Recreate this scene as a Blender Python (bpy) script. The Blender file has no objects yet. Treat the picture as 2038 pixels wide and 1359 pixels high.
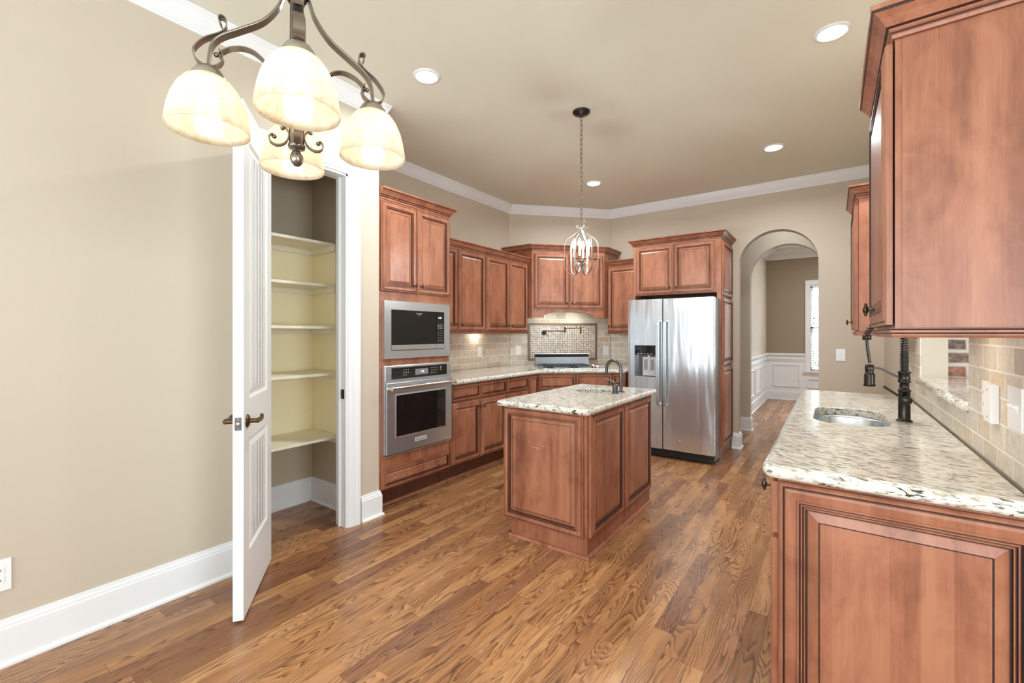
import bpy, bmesh, math, random
from math import sin, cos, pi, radians as R, sqrt
from mathutils import Vector as V, Matrix

# ------------------------------------------------------------------ camera, sky, daylight, exposure
S = bpy.context.scene
COL = S.collection
H = 1.345
camd = bpy.data.cameras.new('camera')
camd.sensor_width = 36.0
camd.lens = 884.0 / 2038.0 * 36.0
camd.shift_y = -14.5 / 2038.0
camd.clip_start = 0.02
cam = bpy.data.objects.new('camera', camd)
cam.location = (0, 0, H)
cam.rotation_euler = (pi / 2, 0, R(35.8))
COL.objects.link(cam)
S.camera = cam

W = bpy.data.worlds.new('sky')
W.use_nodes = True
W.node_tree.nodes['Background'].inputs[0].default_value = (0.80, 0.90, 1.0, 1)
W.node_tree.nodes['Background'].inputs[1].default_value = 2.2
S.world = W

S.view_settings.view_transform = 'Standard'
S.view_settings.look = 'None'
S.view_settings.gamma = 1.0
S.view_settings.exposure = 0.20
S.view_settings.use_curve_mapping = False
S.cycles.max_bounces = 10
S.cycles.diffuse_bounces = 6
S.cycles.glossy_bounces = 4
S.cycles.transmission_bounces = 6
S.cycles.transparent_max_bounces = 8
S.cycles.sample_clamp_indirect = 6
S.cycles.caustics_reflective = False
S.cycles.caustics_refractive = False
S.cycles.use_denoising = True


def area(name, loc, target, sx, sy, power, color=(1, 1, 1), shape='RECTANGLE', spread=180):
    l = bpy.data.lights.new(name, 'AREA')
    l.shape = shape
    l.size = sx
    l.size_y = sy
    l.energy = power
    l.color = color
    l.spread = R(spread)
    o = bpy.data.objects.new(name, l)
    o.location = loc
    d = V(target) - V(loc)
    o.rotation_euler = d.to_track_quat('-Z', 'Y').to_euler()
    COL.objects.link(o)
    return o


DAY = (0.80, 0.93, 1.0)
# fill lights added at unseen breakfast and family room windows, back ones aimed upward
for x in (-1.75, 0.0, 1.75):
    area('window_fill', (x, -2.72, 1.45), (x, 0.3, 3.2), 1.3, 1.9, 58, DAY)
area('family_fill', (4.62, 0.2, 1.45), (1.5, 0.5, 1.8), 2.4, 1.9, 140, DAY)
area('dining_daylight', (0.15, 12.3, 3.6), (0.0, 9.2, 0.9), 2.6, 1.6, 1300, DAY)
area('dining_fill', (0.6, 9.0, 2.9), (0.4, 9.0, 0), 0.5, 0.5, 42, (0.95, 0.98, 1.0))  # unseen ceiling fill added to brighten the dining room
area('hall_fill', (-0.5, 6.45, 3.0), (-0.5, 6.45, 0), 0.3, 0.3, 6, (0.94, 0.98, 1.0))  # added light with no visible fixture, lifts the hall between the arches


# ------------------------------------------------------------------ node helpers
class NT:
    def __init__(s, name):
        s.m = bpy.data.materials.new(name)
        s.m.use_nodes = True
        s.t = s.m.node_tree
        s.b = s.t.nodes['Principled BSDF']

    def n(s, typ, ins=None, **p):
        q = s.t.nodes.new(typ)
        for k, v in p.items():
            setattr(q, k, v)
        for k, v in (ins or {}).items():
            s.set(q.inputs[k], v)
        return q

    def set(s, sock, v):
        if isinstance(v, bpy.types.NodeSocket):
            s.t.links.new(v, sock)
        else:
            sock.default_value = v

    def M(s, op, a, b=0.0, c=0.0):
        q = s.n('ShaderNodeMath', operation=op)
        s.set(q.inputs[0], a)
        s.set(q.inputs[1], b)
        s.set(q.inputs[2], c)
        return q.outputs[0]

    def noise(s, vec, scale, detail=2.0, rough=0.5, dist=0.0, col=False):
        q = s.n('ShaderNodeTexNoise', {'Vector': vec, 'Scale': scale, 'Detail': detail, 'Roughness': rough, 'Distortion': dist})
        return q.outputs['Color' if col else 'Fac']

    def ramp(s, fac, stops, interp='LINEAR'):
        q = s.n('ShaderNodeValToRGB', {'Fac': fac})
        cr = q.color_ramp
        cr.interpolation = interp
        while len(cr.elements) < len(stops):
            cr.elements.new(0.5)
        for e, (p, c) in zip(cr.elements, stops):
            e.position = p
            e.color = (c[0], c[1], c[2], 1) if not isinstance(c, (int, float)) else (c, c, c, 1)
        return q.outputs[0]

    def mix(s, f, a, b, mode='MIX'):
        q = s.n('ShaderNodeMix', data_type='RGBA', blend_type=mode)
        s.set(q.inputs[0], f)
        for sock, v in ((q.inputs[6], a), (q.inputs[7], b)):
            if isinstance(v, tuple) and len(v) == 3:
                v = (*v, 1)
            s.set(sock, v)
        return q.outputs[2]

    def map(s, vec, scale=(1, 1, 1), rot=(0, 0, 0), loc=(0, 0, 0)):
        return s.n('ShaderNodeMapping', {'Vector': vec, 'Scale': scale, 'Rotation': rot, 'Location': loc}).outputs[0]

    def comb(s, x, y, z=0.0):
        return s.n('ShaderNodeCombineXYZ', {0: x, 1: y, 2: z}).outputs[0]

    def sep(s, v):
        q = s.n('ShaderNodeSeparateXYZ', {0: v})
        return q.outputs[0], q.outputs[1], q.outputs[2]

    def coord(s, k='Object'):
        return s.n('ShaderNodeTexCoord').outputs[k]

    def bump(s, h, strength=0.3, dist=0.01):
        b = s.n('ShaderNodeBump', {'Height': h, 'Strength': strength, 'Distance': dist}).outputs[0]
        s.set(s.b.inputs['Normal'], b)

    def out(s, **k):
        names = {'col': 'Base Color', 'rough': 'Roughness', 'metal': 'Metallic', 'spec': 'Specular IOR Level', 'coat': 'Coat Weight',
                 'coatr': 'Coat Roughness', 'emc': 'Emission Color', 'ems': 'Emission Strength', 'aniso': 'Anisotropic', 'trans': 'Transmission Weight', 'ior': 'IOR'}
        for a, v in k.items():
            if a in ('col', 'emc') and isinstance(v, tuple):
                v = (*v[:3], 1)
            s.set(s.b.inputs[names[a]], v)
        return s.m

    def grid(s, u, v, w, h, off=0.5, mortar=0.004, rowrand=False):
        """cells w x h in running bond: returns (cell random value, random colour, mortar mask 0..1 = in joint)"""
        row = s.M('FLOOR', s.M('DIVIDE', v, h))
        if rowrand:
            sh = s.n('ShaderNodeTexWhiteNoise', {'W': row}, noise_dimensions='1D').outputs['Value']
            sh = s.M('MULTIPLY', sh, 7.3)
        else:
            sh = s.M('MULTIPLY', s.M('MODULO', s.M('ADD', row, 200.0), 2.0), off)
        uu = s.M('ADD', s.M('DIVIDE', u, w), sh)
        colm = s.M('FLOOR', uu)
        wn = s.n('ShaderNodeTexWhiteNoise', {'Vector': s.comb(colm, row, 3.1)}, noise_dimensions='3D')
        fu = s.M('MULTIPLY', s.M('SUBTRACT', uu, colm), w)
        fv = s.M('SUBTRACT', v, s.M('MULTIPLY', row, h))
        du = s.M('MINIMUM', fu, s.M('SUBTRACT', w, fu))
        dv = s.M('MINIMUM', fv, s.M('SUBTRACT', h, fv))
        d = s.M('MINIMUM', du, dv)
        mask = s.n('ShaderNodeMapRange', {'Value': d, 'From Min': mortar * 0.35, 'From Max': mortar * 0.75, 'To Min': 1.0, 'To Max': 0.0}).outputs[0]
        return wn.outputs['Value'], wn.outputs['Color'], mask, (colm, row)


def plain(name, col, rough=0.5, metal=0.0, **k):
    return NT(name).out(col=col, rough=rough, metal=metal, **k)


def paint(name, col, rough=0.6, var=0.03):
    n = NT(name)
    c = n.coord()
    f = n.noise(c, 1.3, 3)
    g = n.noise(c, 260, 1)
    col2 = tuple(x * (1 - 2.2 * var) for x in col)
    n.bump(g, 0.06, 0.002)
    return n.out(col=n.mix(f, col, col2), rough=rough, spec=0.3)


M_wall = paint('tan_wall_paint', (0.585, 0.505, 0.405), 0.55, 0.03)
M_ceil = paint('tan_ceiling_paint', (0.76, 0.745, 0.63), 0.7, 0.02)
M_trim = paint('white_trim_paint', (0.82, 0.83, 0.84), 0.32, 0.01)
M_taupe = paint('darker_far_wall', (0.33, 0.265, 0.19), 0.6, 0.02)  # dining far wall, browner and darker than the tan walls
M_door = paint('white_door_paint', (0.80, 0.82, 0.82), 0.3, 0.01)
M_shelf = paint('cream_shelf_paint', (0.88, 0.83, 0.68), 0.4, 0.02)
M_plate = plain('white_plastic_plate', (0.85, 0.85, 0.85), 0.3)
M_dark = plain('dark_slot', (0.02, 0.02, 0.02), 0.6)
M_black = plain('black_glass', (0.008, 0.008, 0.008), 0.06, spec=0.6)
M_blackp = plain('black_plastic', (0.02, 0.02, 0.022), 0.35)
M_bronze = plain('oil_rubbed_bronze', (0.045, 0.038, 0.032), 0.3, 0.85)
M_knob = plain('dark_bronze_knob', (0.07, 0.045, 0.032), 0.3, 0.8)
M_brass = plain('aged_bronze_lever', (0.13, 0.075, 0.04), 0.3, 0.9)
M_pull = plain('antique_copper_pull', (0.42, 0.27, 0.18), 0.3, 0.9)
M_chrome = plain('chrome', (0.8, 0.8, 0.8), 0.12, 1.0)
M_gun = plain('brushed_gunmetal', (0.13, 0.125, 0.12), 0.28, 0.9)
M_lens = NT('lamp_lens').out(col=(1, 1, 1), emc=(1.0, 0.95, 0.86), ems=22.0)
M_led = NT('lit_display').out(col=(0.1, 0.1, 0.1), emc=(0.95, 0.97, 1.0), ems=2.0)
M_print = plain('pale_printing', (0.6, 0.6, 0.6), 0.5)
M_lcd = plain('grey_display', (0.22, 0.21, 0.24), 0.3)
M_hood = NT('hood_lamp_glow').out(col=(1, 1, 1), emc=(1.0, 0.93, 0.78), ems=85.0)
M_puck = NT('undercabinet_lamp').out(col=(1, 1, 1), emc=(1.0, 0.94, 0.80), ems=60.0)


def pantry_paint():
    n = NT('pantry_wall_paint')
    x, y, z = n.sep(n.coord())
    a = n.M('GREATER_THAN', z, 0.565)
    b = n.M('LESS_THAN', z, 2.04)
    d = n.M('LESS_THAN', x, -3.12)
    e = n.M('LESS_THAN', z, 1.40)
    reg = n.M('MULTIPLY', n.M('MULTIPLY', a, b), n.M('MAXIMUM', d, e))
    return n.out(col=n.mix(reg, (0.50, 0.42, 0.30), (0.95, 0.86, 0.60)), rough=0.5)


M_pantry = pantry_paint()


def cherry(name='stained_cherry_wood', base=(0.43, 0.180, 0.100), mid=(0.335, 0.125, 0.066), dark=(0.185, 0.060, 0.032), staves=0.10):
    n = NT(name)
    c = n.coord()
    ri = n.n('ShaderNodeObjectInfo').outputs['Random']
    cc = n.n('ShaderNodeVectorMath', {0: c, 1: n.comb(n.M('MULTIPLY', ri, 9.0), n.M('MULTIPLY', ri, 5.0), 0.0)}, operation='ADD').outputs[0]
    f1 = n.noise(n.map(cc, (11, 11, 1.8)), 1.0, 4, 0.6, 0.7)
    f2 = n.noise(n.map(cc, (170, 170, 6)), 1.0, 3, 0.6)
    x, y, z = n.sep(cc)
    st = n.n('ShaderNodeTexWhiteNoise', {'W': n.M('FLOOR', n.M('DIVIDE', n.M('ADD', x, y), 0.066))}, noise_dimensions='1D').outputs['Value']
    blot = n.noise(n.map(cc, (1, 1, 0.6)), 6.5, 4, 0.65, 1.0)
    fac = n.M('ADD', n.M('MULTIPLY', f1, 0.50), n.M('MULTIPLY', f2, 0.16))
    fac = n.M('ADD', fac, n.M('MULTIPLY', n.M('SUBTRACT', st, 0.5), staves))
    fac = n.M('ADD', fac, n.M('MULTIPLY', blot, 0.50))
    fac = n.M('MULTIPLY', n.M('SUBTRACT', fac, 0.45), 2.9)
    fac = n.M('ADD', fac, n.M('MULTIPLY', n.M('SUBTRACT', ri, 0.5), 0.15))
    col = n.ramp(fac, [(0.0, base), (0.45, mid), (1.0, dark)])
    n.bump(f2, 0.04, 0.002)
    return n.out(col=col, rough=0.38, spec=0.45, coat=0.08, coatr=0.3)


M_wood = cherry()
M_stave = cherry('stained_cherry_panel', staves=0.17)
M_toe = cherry('shade_toned_toe_board', (0.15, 0.050, 0.028), (0.11, 0.036, 0.020), (0.07, 0.022, 0.013))  # shade of the toe space put into a darkened board colour
M_glaze = plain('dark_glaze', (0.035, 0.010, 0.006), 0.5)


def oak_floor():
    n = NT('oak_strip_floor')
    c = n.coord()
    x, y, z = n.sep(c)
    PW, PL = 0.083, 0.85
    rv, rc, mask, (colm, row) = n.grid(y, x, PL, PW, rowrand=True, mortar=0.0016)
    r1, r2, r3 = n.sep(rc)
    # board-local coordinate, shifted per board
    bx = n.M('SUBTRACT', x, n.M('MULTIPLY', row, PW))
    gx = n.M('ADD', n.M('MULTIPLY', bx, 1.0), n.M('MULTIPLY', r1, 13.0))
    gy = n.M('ADD', y, n.M('MULTIPLY', r2, 31.0))
    vv = n.comb(gx, gy, n.M('MULTIPLY', r3, 17.0))
    # cathedral figure: contours of a stretched height field, sharp on one side like open oak grain
    f = n.noise(n.map(vv, (11.0, 1.5, 1.0)), 1.0, 1.6, 0.45, 0.35)
    jag = n.noise(n.map(vv, (150, 16, 1)), 1.0, 2, 0.6)
    straight = n.M('MULTIPLY', n.M('GREATER_THAN', r2, 0.55), 85.0)
    ph = n.M('ADD', n.M('MULTIPLY', f, n.M('ADD', 13.0, n.M('MULTIPLY', r1, 11.0))), n.M('MULTIPLY', gx, straight))
    ph = n.M('ADD', ph, n.M('MULTIPLY', jag, 0.42))
    rings = n.M('FRACT', ph)
    line = n.M('POWER', rings, 1.7)
    line = n.M('MULTIPLY', line, n.n('ShaderNodeMapRange', {'Value': rings, 'From Min': 0.93, 'From Max': 1.0, 'To Min': 1.0, 'To Max': 0.0}).outputs[0])
    fade = n.noise(n.map(vv, (16, 2.2, 1), loc=(4, 2, 0)), 1.0, 2, 0.5)
    line = n.M('MULTIPLY', line, n.n('ShaderNodeMapRange', {'Value': fade, 'From Min': 0.36, 'From Max': 0.50, 'To Min': 0.12, 'To Max': 1.0}).outputs[0])
    pores = n.noise(n.map(vv, (380, 11, 1)), 1.0, 2, 0.7)
    pores = n.n('ShaderNodeMapRange', {'Value': pores, 'From Min': 0.52, 'From Max': 0.70, 'To Min': 0.0, 'To Max': 1.0}).outputs[0]
    tone = n.ramp(rv, [(0.0, (0.205, 0.088, 0.042)), (0.12, (0.41, 0.192, 0.080)), (0.45, (0.51, 0.248, 0.104)), (0.75, (0.59, 0.305, 0.136)), (0.9, (0.42, 0.20, 0.098)), (1.0, (0.265, 0.115, 0.054))])
    blot = n.noise(n.map(vv, (6, 1.4, 1)), 1.0, 3, 0.6)
    tone = n.mix(n.ramp(blot, [(0.45, 0.0), (0.75, 0.55)]), tone, (0.24, 0.092, 0.040))
    col = n.mix(n.M('MULTIPLY', line, 0.92), tone, (0.055, 0.020, 0.009))
    col = n.mix(n.M('MULTIPLY', pores, 0.40), col, (0.14, 0.052, 0.023))
    col = n.mix(n.M('MULTIPLY', mask, 0.7), col, (0.07, 0.026, 0.014))
    wear = n.noise(c, 2.2, 4, 0.6)
    rough = n.n('ShaderNodeMapRange', {'Value': wear, 'From Min': 0.3, 'From Max': 0.75, 'To Min': 0.22, 'To Max': 0.32}).outputs[0]
    h = n.M('SUBTRACT', n.M('MULTIPLY', line, -0.3), mask)
    n.bump(h, 0.08, 0.002)
    return n.out(col=col, rough=rough, spec=0.5)


M_floor = oak_floor()


def granite(name='speckled_granite', ang=0.18):
    n = NT(name)
    cc = n.map(n.coord(), (1, 1, 1), (0, 0, ang))
    cl = n.noise(cc, 6.0, 4, 0.6, 0.6)
    col = n.ramp(cl, [(0.30, (0.62, 0.53, 0.41)), (0.45, (0.74, 0.69, 0.58)), (0.58, (0.80, 0.77, 0.69)), (0.75, (0.70, 0.69, 0.61))])
    wh = n.noise(n.map(cc, (0.55, 1.5, 1)), 60, 3, 0.6)
    col = n.mix(n.ramp(wh, [(0.48, 0.0), (0.60, 0.8)]), col, (0.86, 0.85, 0.81))
    br = n.noise(n.map(cc, (0.38, 1.5, 1), loc=(3, 1, 0)), 64, 4, 0.62, 0.5)
    col = n.mix(n.ramp(br, [(0.53, 0.0), (0.62, 0.85)]), col, (0.33, 0.25, 0.17))
    gr = n.noise(n.map(cc, (0.5, 1.5, 1), loc=(7, 5, 2)), 52, 4, 0.6, 0.5)
    col = n.mix(n.ramp(gr, [(0.56, 0.0), (0.66, 0.7)]), col, (0.36, 0.36, 0.34))
    bk = n.noise(n.map(cc, (0.36, 1.6, 1), loc=(1, 9, 4)), 62, 3, 0.55, 0.7)
    msk = n.noise(cc, 6.0, 2, 0.5)
    bkf = n.M('MULTIPLY', n.ramp(bk, [(0.575, 0.0), (0.62, 1.0)]), n.ramp(msk, [(0.35, 0.55), (0.55, 1.0)]))
    col = n.mix(bkf, col, (0.045, 0.038, 0.032))
    return n.out(col=col, rough=0.12, spec=0.5, coat=0.3, coatr=0.05)


M_gran = granite()
M_gran2 = granite('speckled_granite_ledge', 1.4)


def travertine(name, w=0.152, h=0.078):
    n = NT(name)
    uv = n.n('ShaderNodeUVMap').outputs[0]
    u, v, _ = n.sep(uv)
    rv, rc, mask, _c = n.grid(u, v, w, h, 0.5, 0.0055)
    col = n.ramp(rv, [(0.0, (0.55, 0.47, 0.36)), (0.2, (0.67, 0.61, 0.51)), (0.4, (0.60, 0.56, 0.48)), (0.55, (0.73, 0.67, 0.57)), (0.72, (0.58, 0.54, 0.47)), (0.86, (0.70, 0.57, 0.42)), (1.0, (0.49, 0.43, 0.36))])
    sp = n.noise(n.comb(n.M('ADD', u, n.M('MULTIPLY', rv, 9.0)), v, 0.0), 38, 5, 0.65)
    col = n.mix(n.ramp(sp, [(0.35, 0.35), (0.6, 0.0)]), col, (0.36, 0.29, 0.21))
    col = n.mix(n.ramp(sp, [(0.55, 0.0), (0.75, 0.5)]), col, (0.72, 0.66, 0.56))
    col = n.mix(mask, col, (0.84, 0.80, 0.73))
    n.bump(n.M('SUBTRACT', n.M('MULTIPLY', sp, 0.25), mask), 0.4, 0.003)
    return n.out(col=col, rough=0.42)


M_tile = travertine('travertine_subway_tile')


def mosaic():
    n = NT('mosaic_tile')
    uv = n.n('ShaderNodeUVMap').outputs[0]
    u, v, _ = n.sep(uv)
    rv, rc, mask, _c = n.grid(u, v, 0.0245, 0.0245, 0.0, 0.006)
    col = n.ramp(rv, [(0.0, (0.12, 0.07, 0.05)), (0.16, (0.28, 0.18, 0.12)), (0.34, (0.46, 0.34, 0.25)), (0.5, (0.24, 0.17, 0.13)), (0.64, (0.55, 0.44, 0.34)), (0.78, (0.34, 0.26, 0.20)), (0.9, (0.19, 0.14, 0.12))], 'CONSTANT')
    col = n.mix(mask, col, (0.80, 0.75, 0.68))
    n.bump(n.M('SUBTRACT', 0.0, mask), 0.3, 0.002)
    return n.out(col=col, rough=0.3)


M_mosaic = mosaic()


def rope():
    n = NT('rope_border_tile')
    uv = n.n('ShaderNodeUVMap').outputs[0]
    u, v, _ = n.sep(uv)
    s_ = n.M('SINE', n.M('MULTIPLY', n.M('ADD', u, v), 300.0))
    col = n.mix(n.ramp(s_, [(0.3, 0.0), (0.8, 1.0)]), (0.13, 0.085, 0.055), (0.40, 0.32, 0.24))
    n.bump(s_, 0.5, 0.003)
    return n.out(col=col, rough=0.35)


M_rope = rope()


def brickwork():
    n = NT('old_brick')
    uv = n.n('ShaderNodeUVMap').outputs[0]
    wob = n.noise(uv, 14, 3, 0.6, col=True)
    uv2 = n.n('ShaderNodeVectorMath', {0: uv, 1: n.n('ShaderNodeVectorMath', {0: wob, 'Scale': 0.012}, operation='SCALE').outputs[0]}, operation='ADD').outputs[0]
    u, v, _ = n.sep(uv2)
    rv, rc, mask, _c = n.grid(u, v, 0.215, 0.079, 0.5, 0.022)
    col = n.ramp(rv, [(0.0, (0.08, 0.06, 0.055)), (0.35, (0.13, 0.085, 0.07)), (0.45, (0.26, 0.105, 0.07)), (0.75, (0.36, 0.12, 0.075)), (0.85, (0.15, 0.09, 0.075)), (1.0, (0.22, 0.10, 0.08))])
    sp = n.noise(uv, 30, 5, 0.7)
    col = n.mix(n.ramp(sp, [(0.45, 0.0), (0.75, 0.7)]), col, (0.55, 0.45, 0.38))
    col = n.mix(mask, col, (0.62, 0.57, 0.50))
    n.bump(n.M('ADD', n.M('MULTIPLY', mask, -1.0), n.M('MULTIPLY', sp, 0.5)), 0.8, 0.008)
    return n.out(col=col, rough=0.8)


M_brick = brickwork()


def stainless(name, scale, wav=0.0, rough=0.25, col=(0.66, 0.715, 0.755), metal=0.88):
    n = NT(name)
    c = n.coord()
    f = n.noise(n.map(c, scale), 1.0, 3, 0.6)
    r = n.n('ShaderNodeMapRange', {'Value': f, 'To Min': rough - 0.02, 'To Max': rough + 0.03}).outputs[0]
    h = n.M('MULTIPLY', f, 0.006)
    if wav:
        g = n.noise(n.map(c, (7, 7, 0.7)), 1.0, 2, 0.5, 0.4)
        h = n.M('ADD', h, n.M('MULTIPLY', g, wav))
    n.bump(h, 1.0, 0.004)
    return n.out(col=col, rough=r, metal=metal)


M_vent = plain('dull_vent_steel', (0.30, 0.30, 0.31), 0.3, 0.85)
M_ss = stainless('brushed_stainless', (4, 4, 300))
M_ssv = stainless('brushed_stainless_fridge', (260, 260, 3), 2.6, 0.20, (0.68, 0.72, 0.755), 0.78)
M_sink = stainless('satin_sink_steel', (40, 40, 40), 0, 0.2)


def alabaster():
    n = NT('alabaster_glass')
    c = n.coord()
    vein = n.noise(c, 11, 5, 0.65, 1.6)
    v = n.ramp(n.M('ABSOLUTE', n.M('SUBTRACT', vein, 0.5)), [(0.0, 1.0), (0.035, 0.0)])
    cl = n.noise(c, 6, 3)
    col = n.mix(cl, (0.96, 0.88, 0.70), (0.97, 0.93, 0.84))
    col = n.mix(n.M('MULTIPLY', v, 0.45), col, (0.66, 0.44, 0.27))
    tr = n.n('ShaderNodeBsdfTranslucent', {'Color': col})
    df = n.n('ShaderNodeBsdfDiffuse', {'Color': col})
    gl = n.n('ShaderNodeBsdfGlossy', {'Color': (1, 1, 1, 1), 'Roughness': 0.15})
    tp = n.n('ShaderNodeBsdfTransparent', {'Color': (1, 0.96, 0.88, 1)})
    a = n.n('ShaderNodeMixShader', {0: 0.30, 1: tr.outputs[0], 2: df.outputs[0]})
    b = n.n('ShaderNodeMixShader', {0: 0.16, 1: a.outputs[0], 2: tp.outputs[0]})
    e = n.n('ShaderNodeMixShader', {0: 0.05, 1: b.outputs[0], 2: gl.outputs[0]})
    n.t.links.new(e.outputs[0], n.t.nodes['Material Output'].inputs[0])
    return n.m


M_shade = alabaster()
M_bulb = NT('frosted_bulb').out(col=(1, 1, 1), emc=(1.0, 0.96, 0.86), ems=10.5)
M_flame = NT('candle_bulb').out(col=(1, 1, 1), emc=(0.93, 0.98, 1.0), ems=470.0)
M_nickel = plain('antique_nickel', (0.24, 0.205, 0.165), 0.3, 0.9)
M_strap = plain('satin_nickel_strap', (0.40, 0.36, 0.31), 0.32, 0.85)
M_glass = NT('window_glass')
_g = M_glass.n('ShaderNodeBsdfTransparent', {'Color': (0.97, 0.98, 0.98, 1)})
_h = M_glass.n('ShaderNodeBsdfGlossy', {'Roughness': 0.02})
_m = M_glass.n('ShaderNodeMixShader', {0: 0.06, 1: _g.outputs[0], 2: _h.outputs[0]})
M_glass.t.links.new(_m.outputs[0], M_glass.t.nodes['Material Output'].inputs[0])
M_glass = M_glass.m
M_leaf = plain('green_foliage', (0.12, 0.26, 0.07), 0.7)
M_lawn = plain('lawn_ground', (0.16, 0.25, 0.09), 0.9)


# ------------------------------------------------------------------ mesh helpers
class MB:
    def __init__(s):
        s.v, s.f, s.m, s.s = [], [], [], []

    def add(s, vs, fs, m=0, smooth=False):
        o = len(s.v)
        s.v += [tuple(p) for p in vs]
        for f in fs:
            s.f.append(tuple(i + o for i in f))
            s.m.append(m)
            s.s.append(smooth)
        return s

    def box(s, x0, x1, y0, y1, z0, z1, m=0):
        vs = [(x, y, z) for z in (z0, z1) for y in (y0, y1) for x in (x0, x1)]
        return s.add(vs, [(0, 2, 3, 1), (4, 5, 7, 6), (0, 1, 5, 4), (2, 6, 7, 3), (0, 4, 6, 2), (1, 3, 7, 5)], m)

    def quad(s, a, b, c, d, m=0):
        return s.add([a, b, c, d], [(0, 1, 2, 3)], m)

    def prism(s, poly, a, b, axis='z', m=0):
        """poly extruded along axis from a to b; poly given in the two other axes (x,y) / (x,z) / (y,z)"""
        n = len(poly)
        f = {'z': lambda p, t: (p[0], p[1], t), 'y': lambda p, t: (p[0], t, p[1]), 'x': lambda p, t: (t, p[0], p[1])}[axis]
        vs = [f(p, a) for p in poly] + [f(p, b) for p in poly]
        fs = [tuple(range(n)), tuple(reversed(range(n, 2 * n)))] + [(i, (i + 1) % n, n + (i + 1) % n, n + i) for i in range(n)]
        return s.add(vs, fs, m)

    def tube(s, path, r, n=10, m=0, caps=True):
        P = [V(p) for p in path]
        rs = r if isinstance(r, (list, tuple)) else [r] * len(P)
        T = [(P[min(i + 1, len(P) - 1)] - P[max(i - 1, 0)]).normalized() for i in range(len(P))]
        a = V((0, 0, 1)) if abs(T[0].z) < 0.9 else V((1, 0, 0))
        u = T[0].cross(a).normalized()
        vs, fs = [], []
        for i, p in enumerate(P):
            u = (u - T[i] * u.dot(T[i])).normalized()
            w = T[i].cross(u)
            vs += [p + (u * cos(2 * pi * k / n) + w * sin(2 * pi * k / n)) * rs[i] for k in range(n)]
        for i in range(len(P) - 1):
            fs += [(i * n + k, i * n + (k + 1) % n, (i + 1) * n + (k + 1) % n, (i + 1) * n + k) for k in range(n)]
        s.add(vs, fs, m, True)
        if caps:
            s.add(vs[:n], [tuple(reversed(range(n)))], m)
            s.add(vs[-n:], [tuple(range(n))], m)
        return s

    def cyl(s, a, b, r, n=20, m=0, r2=None):
        return s.tube([a, b], [r, r if r2 is None else r2], n, m)

    def strap(s, path, wdir, w, t, m=0):
        """flat bar: wdir = constant width direction"""
        P = [V(p) for p in path]
        b = V(wdir).normalized()
        vs, fs = [], []
        for i, p in enumerate(P):
            T = (P[min(i + 1, len(P) - 1)] - P[max(i - 1, 0)]).normalized()
            nn = T.cross(b).normalized()
            vs += [p + b * (w / 2) * q + nn * (t / 2) * k for q, k in ((-1, -1), (1, -1), (1, 1), (-1, 1))]
        for i in range(len(P) - 1):
            for k in range(4):
                fs.append((i * 4 + k, i * 4 + (k + 1) % 4, (i + 1) * 4 + (k + 1) % 4, (i + 1) * 4 + k))
        fs += [(3, 2, 1, 0), tuple(len(vs) - 4 + k for k in range(4))]
        return s.add(vs, fs, m, False)

    def lathe(s, prof, c=(0, 0, 0), n=32, m=0, smooth=True, axis='z'):
        vs, fs = [], []
        for (r, z) in prof:
            for k in range(n):
                a = 2 * pi * k / n
                if axis == 'z':
                    q = (r * cos(a), r * sin(a), z)
                elif axis == 'y':
                    q = (r * cos(a), z, -r * sin(a))
                else:
                    q = (z, r * cos(a), r * sin(a))
                vs.append((c[0] + q[0], c[1] + q[1], c[2] + q[2]))
        for i in range(len(prof) - 1):
            fs += [(i * n + k, i * n + (k + 1) % n, (i + 1) * n + (k + 1) % n, (i + 1) * n + k) for k in range(n)]
        return s.add(vs, fs, m, smooth)

    def ball(s, c, rx, ry, rz, n=16, m=0):
        vs, fs = [], []
        L = n // 2
        for i in range(L + 1):
            t = pi * i / L
            for k in range(n):
                a = 2 * pi * k / n
                vs.append((c[0] + rx * sin(t) * cos(a), c[1] + ry * sin(t) * sin(a), c[2] - rz * cos(t)))
        for i in range(L):
            fs += [(i * n + k, i * n + (k + 1) % n, (i + 1) * n + (k + 1) % n, (i + 1) * n + k) for k in range(n)]
        return s.add(vs, fs, m, True)

    def sweep(s, path, prof, closed=False, m=0, caps=True, gm=None):
        """moulding: 2D path (x,y), profile [(out,z)], out = to the right of travel; mitred corners. gm = {segment: material}"""
        P = [V(p) for p in path]
        n = len(P)
        offs = []
        for i in range(n):
            d0 = (P[i] - P[i - 1]).normalized() if (i > 0 or closed) else None
            d1 = (P[(i + 1) % n] - P[i]).normalized() if (i < n - 1 or closed) else None
            d0 = d0 or d1
            d1 = d1 or d0
            n0, n1 = V((d0.y, -d0.x)), V((d1.y, -d1.x))
            k = (n0 + n1)
            k = k / max(1e-6, k.dot(n0))
            offs.append(k)
        K = len(prof)
        vs = [(P[i].x + offs[i].x * o, P[i].y + offs[i].y * o, z) for i in range(n) for (o, z) in prof]
        for j in range(K - 1):
            fs = []
            for i in range(n if closed else n - 1):
                i2 = (i + 1) % n
                fs.append((i * K + j, i2 * K + j, i2 * K + j + 1, i * K + j + 1))
            s.add(vs, fs, (gm or {}).get(j, m)) if False else s._addshared(vs, fs, (gm or {}).get(j, m))
        if caps and not closed:
            s._addshared(vs, [tuple(range(K)), tuple((n - 1) * K + j for j in reversed(range(K)))], m)
        return s

    def _addshared(s, vs, fs, m):
        used = {}
        nv, nf = [], []
        for f in fs:
            g = []
            for i in f:
                if i not in used:
                    used[i] = len(nv)
                    nv.append(vs[i])
                g.append(used[i])
            nf.append(tuple(g))
        s.add(nv, nf, m)

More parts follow.
